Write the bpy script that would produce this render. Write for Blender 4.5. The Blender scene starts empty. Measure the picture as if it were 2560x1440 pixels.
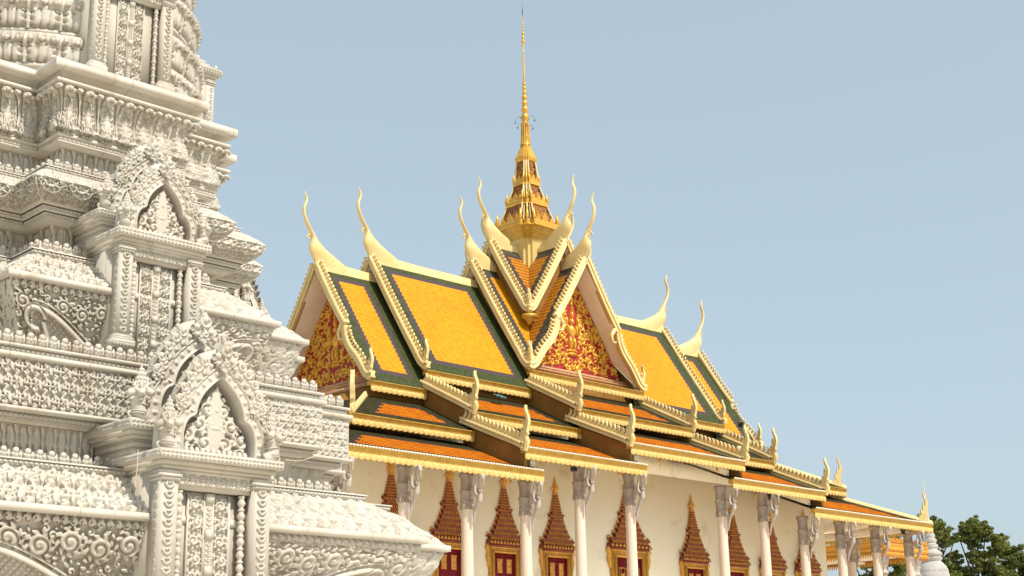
import bpy, math, random
import numpy as np
from mathutils import Matrix, Vector
R = math.radians
S = bpy.context.scene
COL = S.collection
rng = np.random.default_rng(7)
random.seed(7)

# ------------------------------------------------------------------ camera
yaw, pitch, roll = 0.773278, 0.280299, -0.019940
cd = bpy.data.cameras.new('camera'); cam = bpy.data.objects.new('camera', cd); COL.objects.link(cam)
Fw = np.array([math.sin(yaw)*math.cos(pitch), math.cos(yaw)*math.cos(pitch), math.sin(pitch)])
r0 = np.array([math.cos(yaw), -math.sin(yaw), 0]); u0 = np.cross(r0, Fw)
rr = r0*math.cos(roll)+u0*math.sin(roll); uu = -r0*math.sin(roll)+u0*math.cos(roll)
M = Matrix.Identity(4)
for i in range(3):
    M[i][0] = rr[i]; M[i][1] = uu[i]; M[i][2] = -Fw[i]
M[0][3], M[1][3], M[2][3] = 0, 0, 1.6
cam.matrix_world = M
cd.sensor_width = 36; cd.lens = 3700/2560*36; cd.clip_start = .1; cd.clip_end = 3000
S.camera = cam

# ------------------------------------------------------------------ sky, sun, exposure
SUN_EL, SUN_AZ = 53, 4            # azimuth measured from -Y towards +X
w = bpy.data.worlds.new('World'); S.world = w; w.use_nodes = True
wn = w.node_tree.nodes; wl = w.node_tree.links
sky = wn.new('ShaderNodeTexSky'); sky.sky_type = 'NISHITA'; sky.sun_disc = False
sky.sun_elevation = R(SUN_EL); sky.sun_rotation = R(180-SUN_AZ)
sky.air_density = 1.0; sky.dust_density = 2.5; sky.ozone_density = 1.0; sky.altitude = 0
hs = wn.new('ShaderNodeHueSaturation'); hs.inputs['Saturation'].default_value = .7
bg = wn['Background']; bg.inputs[1].default_value = .15
# thin haze high in the air evens the clear-sky gradient
hz = wn.new('ShaderNodeMix'); hz.data_type = 'RGBA'; hz.inputs[0].default_value = .6; hz.inputs[7].default_value = (2.84, 3.63, 3.98, 1)
wl.new(sky.outputs[0], hs.inputs['Color']); wl.new(hs.outputs[0], hz.inputs[6]); wl.new(hz.outputs[2], bg.inputs[0])
sd = bpy.data.lights.new('sun', 'SUN'); sd.energy = 4.5; sd.angle = R(.53); sd.color = (1, .93, .82)
so = bpy.data.objects.new('sun', sd); COL.objects.link(so)
dv = Vector((math.sin(R(SUN_AZ))*math.cos(R(SUN_EL)), -math.cos(R(SUN_AZ))*math.cos(R(SUN_EL)), math.sin(R(SUN_EL))))
so.rotation_euler = dv.to_track_quat('Z', 'Y').to_euler(); so.location = (20, 0, 60)
S.view_settings.view_transform = 'Standard'; S.view_settings.look = 'None'
S.view_settings.exposure = .30; S.view_settings.gamma = 1
S.cycles.max_bounces = 8; S.cycles.diffuse_bounces = 6

# ------------------------------------------------------------------ materials
def new_mat(name):
    m = bpy.data.materials.new(name); m.use_nodes = True
    return m, m.node_tree.nodes, m.node_tree.links, m.node_tree.nodes['Principled BSDF']

SUNLIT = {'carved_marble': .69, 'plain_marble': .72, 'cream_gold_paint': .80, 'pale_gold_relief': .80, 'gold_paint': .85, 'deep_gold_moulding': .80, 'yellow_cream_render': .80, 'weathered_white_stone': .72, 'gilded_relief': .85, 'orange_gold_fascia': .85, 'pink_base_moulding': .8}
def mat(name, c1, c2=None, scale=3., rough=.6, bump=.0, bscale=30., metal=0, c3=None, s3=.6, stretch=(1, 1, 1), spec=.4):
    m, n, l, b = new_mat(name)
    c2 = c2 or tuple(x*.85 for x in c1); q = SUNLIT.get(name, 1.); c1, c2 = [tuple(x*q for x in c) for c in (c1, c2)]; c3 = c3 and tuple(x*q for x in c3)
    tc = n.new('ShaderNodeTexCoord'); mp = n.new('ShaderNodeMapping'); mp.inputs['Scale'].default_value = stretch
    l.new(tc.outputs['Object'], mp.inputs['Vector'])
    no = n.new('ShaderNodeTexNoise'); no.inputs['Scale'].default_value = scale; no.inputs['Detail'].default_value = 6
    l.new(mp.outputs[0], no.inputs['Vector'])
    cr = n.new('ShaderNodeValToRGB'); cr.color_ramp.elements[0].position = .35; cr.color_ramp.elements[1].position = .68
    cr.color_ramp.elements[0].color = (*c2, 1); cr.color_ramp.elements[1].color = (*c1, 1)
    l.new(no.outputs[0], cr.inputs[0]); out = cr.outputs[0]
    if c3:
        n3 = n.new('ShaderNodeTexNoise'); n3.inputs['Scale'].default_value = s3; n3.inputs['Detail'].default_value = 8
        n3.inputs['Roughness'].default_value = .7
        l.new(mp.outputs[0], n3.inputs['Vector'])
        r3 = n.new('ShaderNodeValToRGB'); r3.color_ramp.elements[0].position = .56; r3.color_ramp.elements[1].position = .72
        l.new(n3.outputs[0], r3.inputs[0])
        mx = n.new('ShaderNodeMix'); mx.data_type = 'RGBA'; mx.inputs[7].default_value = (*c3, 1)
        l.new(r3.outputs[0], mx.inputs[0]); l.new(out, mx.inputs[6]); out = mx.outputs[2]
    l.new(out, b.inputs['Base Color'])
    b.inputs['Roughness'].default_value = rough; b.inputs['Metallic'].default_value = metal
    b.inputs['Specular IOR Level'].default_value = spec
    if bump:
        nb = n.new('ShaderNodeTexNoise'); nb.inputs['Scale'].default_value = bscale; nb.inputs['Detail'].default_value = 5
        l.new(tc.outputs['Object'], nb.inputs['Vector'])
        bp = n.new('ShaderNodeBump'); bp.inputs['Strength'].default_value = bump; bp.inputs['Distance'].default_value = .02
        l.new(nb.outputs[0], bp.inputs['Height']); l.new(bp.outputs[0], b.inputs['Normal'])
    return m

MARBLE = mat('carved_marble', (.725, .68, .60), (.64, .58, .485), 3.2, .55, .07, 60, c3=(.50, .41, .29), s3=3.6, stretch=(1, 1, .35))
MARBLE_PLAIN = mat('plain_marble', (.725, .68, .60), (.64, .575, .475), 2.5, .5, .06, 40, c3=(.48, .38, .25), s3=3.0, stretch=(1, 1, .2))
def joints(m, pitch):
    n, l = m.node_tree.nodes, m.node_tree.links; b = n['Principled BSDF']; src = b.inputs['Base Color'].links[0].from_socket
    tc = n.new('ShaderNodeTexCoord'); sx = n.new('ShaderNodeSeparateXYZ'); l.new(tc.outputs['Object'], sx.inputs[0])
    def mth(op, a, bb):
        x = n.new('ShaderNodeMath'); x.operation = op
        for i, v in enumerate((a, bb)):
            if isinstance(v, (int, float)): x.inputs[i].default_value = v
            else: l.new(v, x.inputs[i])
        return x.outputs[0]
    lines = None
    for ax in (0, 1):
        f = mth('FRACT', mth('ADD', mth('DIVIDE', sx.outputs[ax], pitch), mth('MULTIPLY', mth('FLOOR', mth('MULTIPLY', sx.outputs[2], 2.3), 0), .37)), 0)
        g = mth('LESS_THAN', f, .009/pitch); lines = g if lines is None else mth('MAXIMUM', lines, g)
    mx = n.new('ShaderNodeMix'); mx.data_type = 'RGBA'; l.new(mth('MULTIPLY', lines, .55), mx.inputs[0]); l.new(src, mx.inputs[6]); mx.inputs[7].default_value = (.20, .14, .08, 1)
    l.new(mx.outputs[2], b.inputs['Base Color'])
joints(MARBLE_PLAIN, .83)
CREAMGOLD = mat('cream_gold_paint', (.84, .66, .31), (.78, .58, .24), 2, .5, .05, 20)
PALEGOLD = mat('pale_gold_relief', (.80, .58, .22), (.72, .47, .13), 4, .45, .05, 30)
GOLD = mat('gold_paint', (.74, .45, .075), (.60, .33, .045), 5, .38, .06, 20, metal=.25)
DEEPGOLD = mat('deep_gold_moulding', (.68, .41, .06), (.55, .30, .035), 3, .45, .05, 20)
CREAM = mat('cream_wall_paint', (.88, .83, .68), (.85, .78, .61), .5, .8, .05, 6, c3=(.62, .52, .34), s3=.45)
TOWER = mat('yellow_cream_render', (.80, .62, .26), (.74, .54, .18), 1, .6, .03, 10)
SOFFIT = mat('soffit_paint', (.78, .68, .55), (.72, .60, .45), 1, .8)
BROWN = mat('ochre_end_board', (.27, .135, .022), (.20, .095, .014), 1.5, .7)
SHAFT = mat('pinkish_column_stone', (.66, .54, .44), (.60, .47, .37), .8, .45, .02, 20, stretch=(1, 1, .3))
GREYST = mat('grey_carved_stone', (.36, .29, .235), (.26, .205, .165), 6, .6, .1, 30)
PALEST = mat('pale_carved_stone', (.46, .40, .35), (.36, .30, .26), 6, .6, .1, 30)
REDBG = mat('red_pediment_ground', (.34, .022, .02), (.26, .014, .014), 2, .55)
GILT = mat('gilded_relief', (.84, .50, .07), (.62, .30, .03), 6, .35, .1, 25, metal=.35)
CROWNRED = mat('red_brown_carving', (.25, .058, .014), (.16, .028, .009), 4, .5, .1, 20)
CROWNGOLD = mat('dull_gold_carving', (.62, .32, .055), (.48, .20, .03), 5, .45, .1, 20, metal=.2)
FRAMEG = mat('ochre_gold_frame', (.66, .36, .06), (.52, .25, .04), 6, .45, .1, 25, metal=.15)
SHUT = mat('maroon_shutter_paint', (.22, .006, .022), (.18, .004, .018), 2, .4)
PINKST = mat('pink_base_moulding', (.62, .36, .22), (.5, .25, .13), 3, .6, .05, 20)
GROUND = mat('pale_paving', (.76, .69, .57), (.69, .61, .49), .3, .9)
PLINTH = mat('terrace_stone', (.80, .73, .60), (.74, .66, .53), .5, .8)
GLASSW = mat('weathered_white_stone', (.66, .63, .59), (.50, .47, .43), .9, .7, .2, 12, c3=(.36, .34, .31), s3=.8)
BARK = mat('bark', (.10, .075, .05), (.06, .045, .03), 3, .9, .3, 20)
DARK = mat('black_plastic', (.02, .02, .022), None, 3, .5)
WIRE = mat('pale_cord', (.6, .52, .4), None, 3, .6)
TARP = mat('teal_sheet', (.06, .22, .21), None, 3, .5)
ORANGEG = mat('orange_gold_fascia', (.74, .34, .02), (.64, .25, .012), 3, .45)
SPIKE = mat('spire_metal', (.10, .09, .09), None, 4, .4, metal=.6)

def leaf_mat(name, c1, c2, c3):
    m, n, l, b = new_mat(name)
    a = n.new('ShaderNodeAttribute'); a.attribute_name = 'tile'
    cr = n.new('ShaderNodeValToRGB'); e = cr.color_ramp.elements
    e[0].position = 0; e[0].color = (*c1, 1); e[1].position = 1; e[1].color = (*c3, 1)
    x = e.new(.5); x.color = (*c2, 1)
    sx = n.new('ShaderNodeSeparateXYZ'); l.new(a.outputs['Vector'], sx.inputs[0]); l.new(sx.outputs[0], cr.inputs[0])
    l.new(cr.outputs[0], b.inputs['Base Color']); b.inputs['Roughness'].default_value = .55
    b.inputs['Transmission Weight'].default_value = 0
    t = n.new('ShaderNodeBsdfTranslucent'); l.new(cr.outputs[0], t.inputs[0])
    mx = n.new('ShaderNodeMixShader'); mx.inputs[0].default_value = .3
    l.new(b.outputs[0], mx.inputs[1]); l.new(t.outputs[0], mx.inputs[2]); l.new(mx.outputs[0], n['Material Output'].inputs[0])
    return m
LEAF = leaf_mat('tree_leaves', (.06, .10, .018), (.16, .19, .032), (.34, .29, .05))
LEAFB = leaf_mat('bright_leaves', (.10, .16, .02), (.16, .24, .03), (.2, .3, .04))

def tile_mat(name, field, field2, band, border, border2, tw=.11, th=.135, e1=.58, e2=.84, gap=.6, rough=.5, jw=.88, spec=.15):
    """glazed tiles: 'tile' holds metres along/down the slope, 'edge' the distances to the slope's four edges"""
    m, n, l, b = new_mat(name); field, field2, band, border, border2 = [tuple(x*.78 for x in c) for c in (field, field2, band, border, border2)]
    def mth(op, a, bb=None, c=None):
        x = n.new('ShaderNodeMath'); x.operation = op
        for i, v in enumerate((a, bb, c)):
            if v is None: continue
            if isinstance(v, (int, float)): x.inputs[i].default_value = v
            else: l.new(v, x.inputs[i])
        return x.outputs[0]
    at = n.new('ShaderNodeAttribute'); at.attribute_name = 'tile'
    ae = n.new('ShaderNodeAttribute'); ae.attribute_name = 'edge'
    s1 = n.new('ShaderNodeSeparateXYZ'); l.new(at.outputs['Vector'], s1.inputs[0])
    s2 = n.new('ShaderNodeSeparateXYZ'); l.new(ae.outputs['Vector'], s2.inputs[0])
    u, v, vb = s1.outputs[0], s1.outputs[1], s1.outputs[2]
    row = mth('FLOOR', mth('DIVIDE', v, th)); par = mth('MULTIPLY', mth('MODULO', row, 2.), .5)
    uc = mth('ADD', mth('DIVIDE', u, tw), par); colm = mth('FLOOR', uc)
    fu = mth('FRACT', uc); fv = mth('FRACT', mth('DIVIDE', v, th))
    dl = mth('ADD', s2.outputs[0], mth('MULTIPLY', par, tw)); dr = mth('SUBTRACT', s2.outputs[1], mth('MULTIPLY', par, tw))
    d = mth('MINIMUM', mth('MINIMUM', dl, dr), mth('MINIMUM', s2.outputs[2], vb))
    wn_ = n.new('ShaderNodeTexWhiteNoise'); wn_.noise_dimensions = '3D'
    cb = n.new('ShaderNodeCombineXYZ'); l.new(colm, cb.inputs[0]); l.new(row, cb.inputs[1]); l.new(cb.outputs[0], wn_.inputs['Vector'])
    def mixc(f, a, bcol):
        x = n.new('ShaderNodeMix'); x.data_type = 'RGBA'
        if isinstance(f, (int, float)): x.inputs[0].default_value = f
        else: l.new(f, x.inputs[0])
        for i, c in ((6, a), (7, bcol)):
            if isinstance(c, tuple): x.inputs[i].default_value = (*c, 1)
            else: l.new(c, x.inputs[i])
        return x.outputs[2]
    rnd = wn_.outputs['Value']
    no = n.new('ShaderNodeTexNoise'); no.inputs['Scale'].default_value = .5; no.inputs['Detail'].default_value = 5
    tc = n.new('ShaderNodeTexCoord'); l.new(tc.outputs['Object'], no.inputs['Vector'])
    rnd2 = mth('MULTIPLY_ADD', no.outputs[0], .9, mth('MULTIPLY_ADD', rnd, .7, -.35))
    fc = mixc(rnd2, field, field2); bc = mixc(rnd, border, border2)
    isb = mth('LESS_THAN', d, e2); isg = mth('LESS_THAN', d, e1)
    c = mixc(isb, fc, band); c = mixc(isg, c, bc)
    # joints between tiles: shade inside the open gaps painted into the colour, with dirt
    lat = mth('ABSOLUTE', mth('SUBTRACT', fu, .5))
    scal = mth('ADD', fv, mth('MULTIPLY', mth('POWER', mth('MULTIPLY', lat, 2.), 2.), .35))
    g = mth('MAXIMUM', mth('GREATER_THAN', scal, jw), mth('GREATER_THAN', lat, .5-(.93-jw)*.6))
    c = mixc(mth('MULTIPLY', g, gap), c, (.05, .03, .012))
    l.new(c, b.inputs['Base Color']); b.inputs['Roughness'].default_value = rough
    b.inputs['Specular IOR Level'].default_value = spec
    hgt = mth('ADD', mth('MULTIPLY', fv, -1.), mth('MULTIPLY', lat, -.5))
    hgt = mth('ADD', hgt, mth('MULTIPLY', rnd, .5))
    bp = n.new('ShaderNodeBump'); bp.inputs['Strength'].default_value = .35; bp.inputs['Distance'].default_value = .04
    l.new(hgt, bp.inputs['Height']); l.new(bp.outputs[0], b.inputs['Normal'])
    return m
YT = dict(field=(.82, .395, .006), field2=(.68, .255, .004), band=(.085, .062, .075), border=(.030, .055, .016), border2=(.075, .092, .030))
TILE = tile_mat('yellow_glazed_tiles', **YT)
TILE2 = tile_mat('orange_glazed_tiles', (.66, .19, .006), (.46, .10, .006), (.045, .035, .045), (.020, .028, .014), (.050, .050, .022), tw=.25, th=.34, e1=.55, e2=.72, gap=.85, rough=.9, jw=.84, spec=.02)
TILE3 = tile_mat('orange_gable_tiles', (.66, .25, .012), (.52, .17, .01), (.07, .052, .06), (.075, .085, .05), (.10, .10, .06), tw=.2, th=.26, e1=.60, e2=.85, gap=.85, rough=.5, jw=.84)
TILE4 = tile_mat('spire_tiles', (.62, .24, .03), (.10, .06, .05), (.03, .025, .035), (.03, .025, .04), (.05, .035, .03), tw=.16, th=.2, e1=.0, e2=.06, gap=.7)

# ------------------------------------------------------------------ mesh helpers
class MB:
    def __init__(s): s.v = []; s.f = []; s.n = 0; s.at = {}
    def add(s, V, F, **attrs):
        V = np.asarray(V, float).reshape(-1, 3); s.v.append(V)
        if isinstance(F, np.ndarray): s.f.append(F + s.n)
        else: s.f += [np.asarray(f)[None] + s.n for f in F]
        for k, a in attrs.items(): s.at.setdefault(k, []).append((s.n, np.asarray(a, float).reshape(-1, 3)))
        s.n += len(V)
    def xf(s, V, F, M3, t): s.add(np.asarray(V) @ np.asarray(M3).T + np.asarray(t), F)
    def build(s, name, material, parent=None, smooth=False):
        me = bpy.data.meshes.new(name)
        V = np.concatenate(s.v); me.vertices.add(len(V)); me.vertices.foreach_set('co', V.ravel())
        loops = np.concatenate([f.ravel() for f in s.f]).astype(np.int32)
        tot = np.concatenate([np.full(len(f), f.shape[1]) for f in s.f]).astype(np.int32)
        st = np.concatenate([[0], np.cumsum(tot)[:-1]]).astype(np.int32)
        me.loops.add(len(loops)); me.loops.foreach_set('vertex_index', loops)
        me.polygons.add(len(tot)); me.polygons.foreach_set('loop_start', st); me.polygons.foreach_set('loop_total', tot)
        if smooth: me.polygons.foreach_set('use_smooth', np.ones(len(tot), bool))
        for k, L in s.at.items():
            A = np.zeros((len(V), 3))
            for o, a in L: A[o:o+len(a)] = a
            me.attributes.new(k, 'FLOAT_VECTOR', 'POINT').data.foreach_set('vector', A.ravel())
        me.update(calc_edges=True); me.validate()
        me.materials.append(material)
        o = bpy.data.objects.new(name, me); COL.objects.link(o)
        if parent: o.parent = parent
        return o

def tag(o, label=None, cat=None, group=None, kind=None):
    for k, v in (('label', label), ('category', cat), ('group', group), ('kind', kind)):
        if v: o[k] = v
    return o
def empty(name, loc=(0, 0, 0), rz=0):
    o = bpy.data.objects.new(name, None); COL.objects.link(o); o.location = loc; o.rotation_euler = (0, 0, rz); return o
def part_copy(o, parent, rz=None):
    c = o.copy(); COL.objects.link(c); c.parent = parent
    if rz is not None: c.rotation_euler = (0, 0, rz)
    for ch in list(o.children): part_copy(ch, c)
    return c

BOXF = np.array([[0, 3, 2, 1], [4, 5, 6, 7], [0, 1, 5, 4], [1, 2, 6, 5], [2, 3, 7, 6], [3, 0, 4, 7]])
def boxv(x0, x1, y0, y1, z0, z1):
    return np.array([[x0, y0, z0], [x1, y0, z0], [x1, y1, z0], [x0, y1, z0], [x0, y0, z1], [x1, y0, z1], [x1, y1, z1], [x0, y1, z1]], float)
def box(mb, *a): mb.add(boxv(*a), BOXF)
def gridf(nu, nv, wrap=False):
    i, j = np.meshgrid(np.arange(nu if wrap else nu-1), np.arange(nv-1), indexing='ij')
    a = i*nv+j; b = ((i+1) % nu)*nv+j
    return np.stack([a, b, b+1, a+1], -1).reshape(-1, 4)
def grid(mb, P, wrap=False, flip=False, mask=None, **at):
    nu, nv = P.shape[:2]; F = gridf(nu, nv, wrap)
    if flip: F = F[:, ::-1]
    if mask is not None: F = F[mask.ravel()[F].all(1)]
    if len(F): mb.add(P.reshape(-1, 3), F, **at)
def lathe(mb, prof, c=(0, 0), n=24, flute=None, arc=None):
    prof = np.asarray(prof, float); th = np.linspace(0, 2*math.pi, n, endpoint=False)
    r = prof[None, :, 0]*np.ones((n, 1))
    if flute: r = r*(1+flute[1]*np.cos(th*flute[0]))[:, None]
    P = np.stack([c[0]+r*np.cos(th)[:, None], c[1]+r*np.sin(th)[:, None], np.ones((n, 1))*prof[None, :, 1]], -1)
    grid(mb, P, wrap=True)
def frames(pts):
    pts = np.asarray(pts, float); t = np.gradient(pts, axis=0); t /= np.linalg.norm(t, axis=1)[:, None]+1e-9
    ref = np.array([1., 0, 0]) if abs(t[:, 0]).max() < .85 else np.array([0, 1., 0])
    if abs(t @ ref).max() > .95: ref = np.array([.3, .5, .8])
    a = np.cross(t, ref); a /= np.linalg.norm(a, axis=1)[:, None]+1e-9
    return t, a, np.cross(t, a)
def tube(mb, pts, rad, n=8, flat=1.):
    pts = np.asarray(pts, float); rad = np.ones(len(pts))*np.asarray(rad, float)
    t, a, b = frames(pts); th = np.linspace(0, 2*math.pi, n, endpoint=False)
    P = pts[None]+rad[None, :, None]*(np.cos(th)[:, None, None]*a[None]+flat*np.sin(th)[:, None, None]*b[None])
    grid(mb, P, wrap=True)
    for k, fl in ((0, False), (-1, True)):
        F = np.arange(n)[None]; mb.add(P[:, k], F[:, ::-1] if fl else F)
def smooth_path(p, n):
    p = np.asarray(p, float); k = len(p); t = np.linspace(0, k-1, n); i = np.clip(t.astype(int), 0, k-2); f = (t-i)[:, None]
    pm = p[np.clip(i-1, 0, k-1)]; p0 = p[i]; p1 = p[i+1]; p2 = p[np.clip(i+2, 0, k-1)]
    return .5*(2*p0+(p1-pm)*f+(2*pm-5*p0+4*p1-p2)*f**2+(3*p0-pm-3*p1+p2)*f**3)
def blob(mb, c, r, n=10, m=7, M3=None):
    th = np.linspace(0, 2*math.pi, n, endpoint=False); ph = np.linspace(-math.pi/2, math.pi/2, m)
    P = np.stack([np.cos(th)[:, None]*np.cos(ph), np.sin(th)[:, None]*np.cos(ph), np.ones((n, 1))*np.sin(ph)], -1)*np.asarray(r)
    if M3 is not None: P = P @ np.asarray(M3).T
    grid(mb, P+np.asarray(c), wrap=True)
def extrude(mb, outline, fn, t):
    """outline (n,2) in a plane, fn(a, b, depth) -> xyz; closed solid of thickness t"""
    o = np.asarray(outline, float); n = len(o)
    A = np.array([fn(a, b, -t/2) for a, b in o]); B = np.array([fn(a, b, t/2) for a, b in o])
    mb.add(np.concatenate([A, B]), np.array([[i, (i+1) % n, n+(i+1) % n, n+i] for i in range(n)]))
    mb.add(A, np.arange(n)[None][:, ::-1]); mb.add(B, np.arange(n)[None])
def rotz(a): return np.array([[math.cos(a), -math.sin(a), 0], [math.sin(a), math.cos(a), 0], [0, 0, 1]])

# ------------------------------------------------------------------ carved ornament: periodic height tiles (0..1)
def smooth(a, b, x): t = np.clip((x-a)/(b-a), 0, 1); return t*t*(3-2*t)
def spiral(X, Y, cx, cy, r, ch=1, rot=0., turns=1.6):
    dx, dy = X-cx, Y-cy; rho = np.hypot(dx, dy)/r
    th = np.arctan2(dy, dx)*ch+rot
    ridge = .5+.5*np.cos(th+2*math.pi*turns*rho)
    h = (.18+.82*ridge**.8)*smooth(1.02, .86, rho)*(.7+.3*(1-rho))
    return np.maximum(h, np.exp(-(rho/.2)**2))*(rho < 1.05)
def leaf(X, Y, x0, y0, ang, L, W, vein=True):
    c, s = math.cos(ang), math.sin(ang); dx, dy = X-x0, Y-y0
    p = (dx*c+dy*s)/L; q = -dx*s+dy*c
    ok = (p > 0) & (p < 1); pc = np.clip(p, .001, .999)
    wd = W*np.sin(math.pi*pc**.75)**.8
    h = np.sqrt(np.clip(1-(q/wd)**2, 0, 1))*(.55+.35*pc)
    if vein: h = h-.3*np.exp(-(q/(.22*wd))**2)*(pc < .9)
    return h*ok
def floret(X, Y, cx, cy, r):
    dx, dy = X-cx, Y-cy; rho = np.hypot(dx, dy)/r; th = np.arctan2(dy, dx)
    pet = .62+.38*np.cos(4*th); h = smooth(1.05, .75, rho/pet)*(.5+.4*np.sin(np.clip(rho, 0, 1)*math.pi))
    return np.maximum(h, smooth(.3, .1, rho))
def diaper(P, H, rows=3, res=.0035):
    """trellis of four-petalled florets joined by curls and leaves"""
    X, Y = tilegrid(P, H, res); T = np.zeros_like(X); dh = H/rows
    for r in range(-1, rows+1):
        cy = (r+.5)*dh; ox = .5*P if r % 2 else 0
        wrapmax(T, floret, X, Y, P, ox, cy, dh*.36)
        for s in (-1, 1):
            wrapmax(T, spiral, X, Y, P, ox+s*.30*P, cy+.14*dh, dh*.24, s, .6, 1.15); wrapmax(T, spiral, X, Y, P, ox+s*.27*P, cy-.30*dh, dh*.19, -s, 2.2, 1.1)
            wrapmax(T, leaf, X, Y, P, ox+s*.10*P, cy+.22*dh, math.pi/2-s*.6, dh*.42, dh*.11); wrapmax(T, leaf, X, Y, P, ox+s*.10*P, cy-.22*dh, -math.pi/2+s*.6, dh*.40, dh*.10)
        wrapmax(T, leaf, X, Y, P, ox+.5*P, cy-.34*dh, math.pi/2, dh*.62, dh*.14)
    return T
def tilegrid(P, H, res):
    nx, ny = max(8, int(P/res)), max(8, int(H/res))
    return np.meshgrid((np.arange(nx)+.5)/nx*P, (np.arange(ny)+.5)/ny*H, indexing='xy')
def wrapmax(T, fn, X, Y, P, *a, **k):
    for o in (-P, 0, P): np.maximum(T, fn(X-o, Y, *a, **k), out=T)
def foliage(P, H, seed=1, res=.005, rmax=None, mirror=True):
    X, Y = tilegrid(P, H, res); T = np.zeros_like(X); g = np.random.default_rng(seed)
    rmax = rmax or H*.2; done = []; half = P/2 if mirror else P
    for r in [rmax, rmax*.75, rmax*.55, rmax*.4]:
        for k in range(160):
            x = g.uniform(0, half); y = g.uniform(r*.8, H-r*.8)
            if mirror and (x < r*.92 or half-x < r*.92): continue
            if all((x-a)**2+(y-b)**2 > ((r+c)*.97)**2 for a, b, c in done): done.append((x, y, r))
    if mirror:
        for k in range(int(H/rmax/1.2)+1):
            wrapmax(T, leaf, X, Y, P, 0, k*rmax*1.2, math.pi/2, rmax*1.2, rmax*.42)
            wrapmax(T, leaf, X, Y, P, half, k*rmax*1.2+.4*rmax, math.pi/2, rmax*1.2, rmax*.42)
    for i, (x, y, r) in enumerate(done):
        for sgn in ((1, -1) if mirror else (1,)):
            xx = x if sgn > 0 else P-x; ch = sgn*(1 if (i % 2) else -1); a = g.uniform(0, 6.28)
            if r > rmax*.5:
                wrapmax(T, spiral, X, Y, P, xx, y, r, ch, a, 1.35)
                for q in range(5):
                    an = a*sgn+q*1.25+(0 if sgn > 0 else math.pi)
                    wrapmax(T, leaf, X, Y, P, xx+r*.8*math.cos(an), y+r*.8*math.sin(an), an+.6*ch, r*.75, r*.27)
            else:
                an = a if sgn > 0 else math.pi-a
                wrapmax(T, leaf, X, Y, P, xx-r*math.cos(an), y-r*math.sin(an), an, 2*r, r*.75)
    return T
def scrollwave(P, H, res=.005):
    """big running scroll with leaves"""
    X, Y = tilegrid(P, H, res); T = np.zeros_like(X)
    vine = .5*H+.22*H*np.sin(2*math.pi*X/P)
    T = np.maximum(T, .8*smooth(.075*H, .03*H, abs(Y-vine)))
    for cx, cy, ch in ((.25*P, .40*H, 1), (.75*P, .60*H, -1)):
        wrapmax(T, spiral, X, Y, P, cx, cy, min(.36*H, .24*P), ch, 1., 1.5)
        for k in range(9):
            a = k*.7; r = min(.36*H, .24*P)
            wrapmax(T, leaf, X, Y, P, cx+r*math.cos(a)*.95, cy+r*math.sin(a)*.95, a+ch*.8, r*.55, r*.2)
    for k in range(8):
        wrapmax(T, leaf, X, Y, P, (k+.5)*P/8, .98*H, -math.pi/2+.5*(-1)**k, H*.24, H*.085)
        wrapmax(T, leaf, X, Y, P, (k)*P/8, .02*H, math.pi/2+.5*(-1)**k, H*.24, H*.085)
    return T
def rosettes(P, H, rows=2, res=.004):
    X, Y = tilegrid(P, H, res); T = np.zeros_like(X); r = H/rows/2
    for k in range(rows): wrapmax(T, floret, X, Y, P, P/2, (k+.5)*H/rows, r*1.05)
    return T
def balusters(P, H, res=.005):
    X, Y = tilegrid(P, H, res); T = np.zeros_like(X); y = Y/H
    x = (X/P-.5)
    arch = (x/.36)**2+((y-.62)/.34)**2; T = np.maximum(T, np.sqrt(np.clip(1-arch, 0, 1))*(.75+.25*np.cos(x*40)))
    low = (x/.26)**2+((y-.18)/.18)**2; T = np.maximum(T, .8*np.sqrt(np.clip(1-low, 0, 1)))
    xs = (X/P) % 1; xs = np.minimum(xs, 1-xs)
    col = .12*(1+.5*np.exp(-((y-.85)/.1)**2)+.6*np.exp(-((y-.5)/.05)**2)+.4*np.exp(-((y-.12)/.08)**2))
    T = np.maximum(T, .9*np.sqrt(np.clip(1-(xs/col)**2, 0, 1)))
    return T
def lotus(P, H, res=.008):
    X, Y = tilegrid(P, H, res); T = np.zeros_like(X); y = Y/H; x = X/P-.5
    for c, wd, tp in ((-.23, .105, .68), (0, .13, .76), (.23, .105, .68)):
        e = ((x-c)/wd)**2+(np.clip(abs(y-tp*.5)-.12, 0, 1)/(tp*.5-.12))**2
        T = np.maximum(T, .72*np.sqrt(np.clip(1-e, 0, 1))-.2*np.exp(-((x-c)/.03)**2)*(e < 1))
    for c in (-.36, .36):
        for yy in (.2, .38, .56): wrapmax(T, spiral, X, Y, P, (c+.5)*P, yy*H, .09*H, 1 if c > 0 else -1, 0, 1.2)
    xs = np.minimum((X/P) % 1, 1-(X/P) % 1)
    T = np.maximum(T, .55*np.sqrt(np.clip(1-(xs/.075)**2, 0, 1))*(y < .85))
    top = np.zeros_like(T)
    for k in range(4): wrapmax(top, floret, X, Y, P, (k+.5)*P/4, .86*H, .16*H)
    return np.maximum(T, np.maximum(top, .85*(y > .78)*smooth(.5, .2, abs(y-.9)/.2)))
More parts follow.
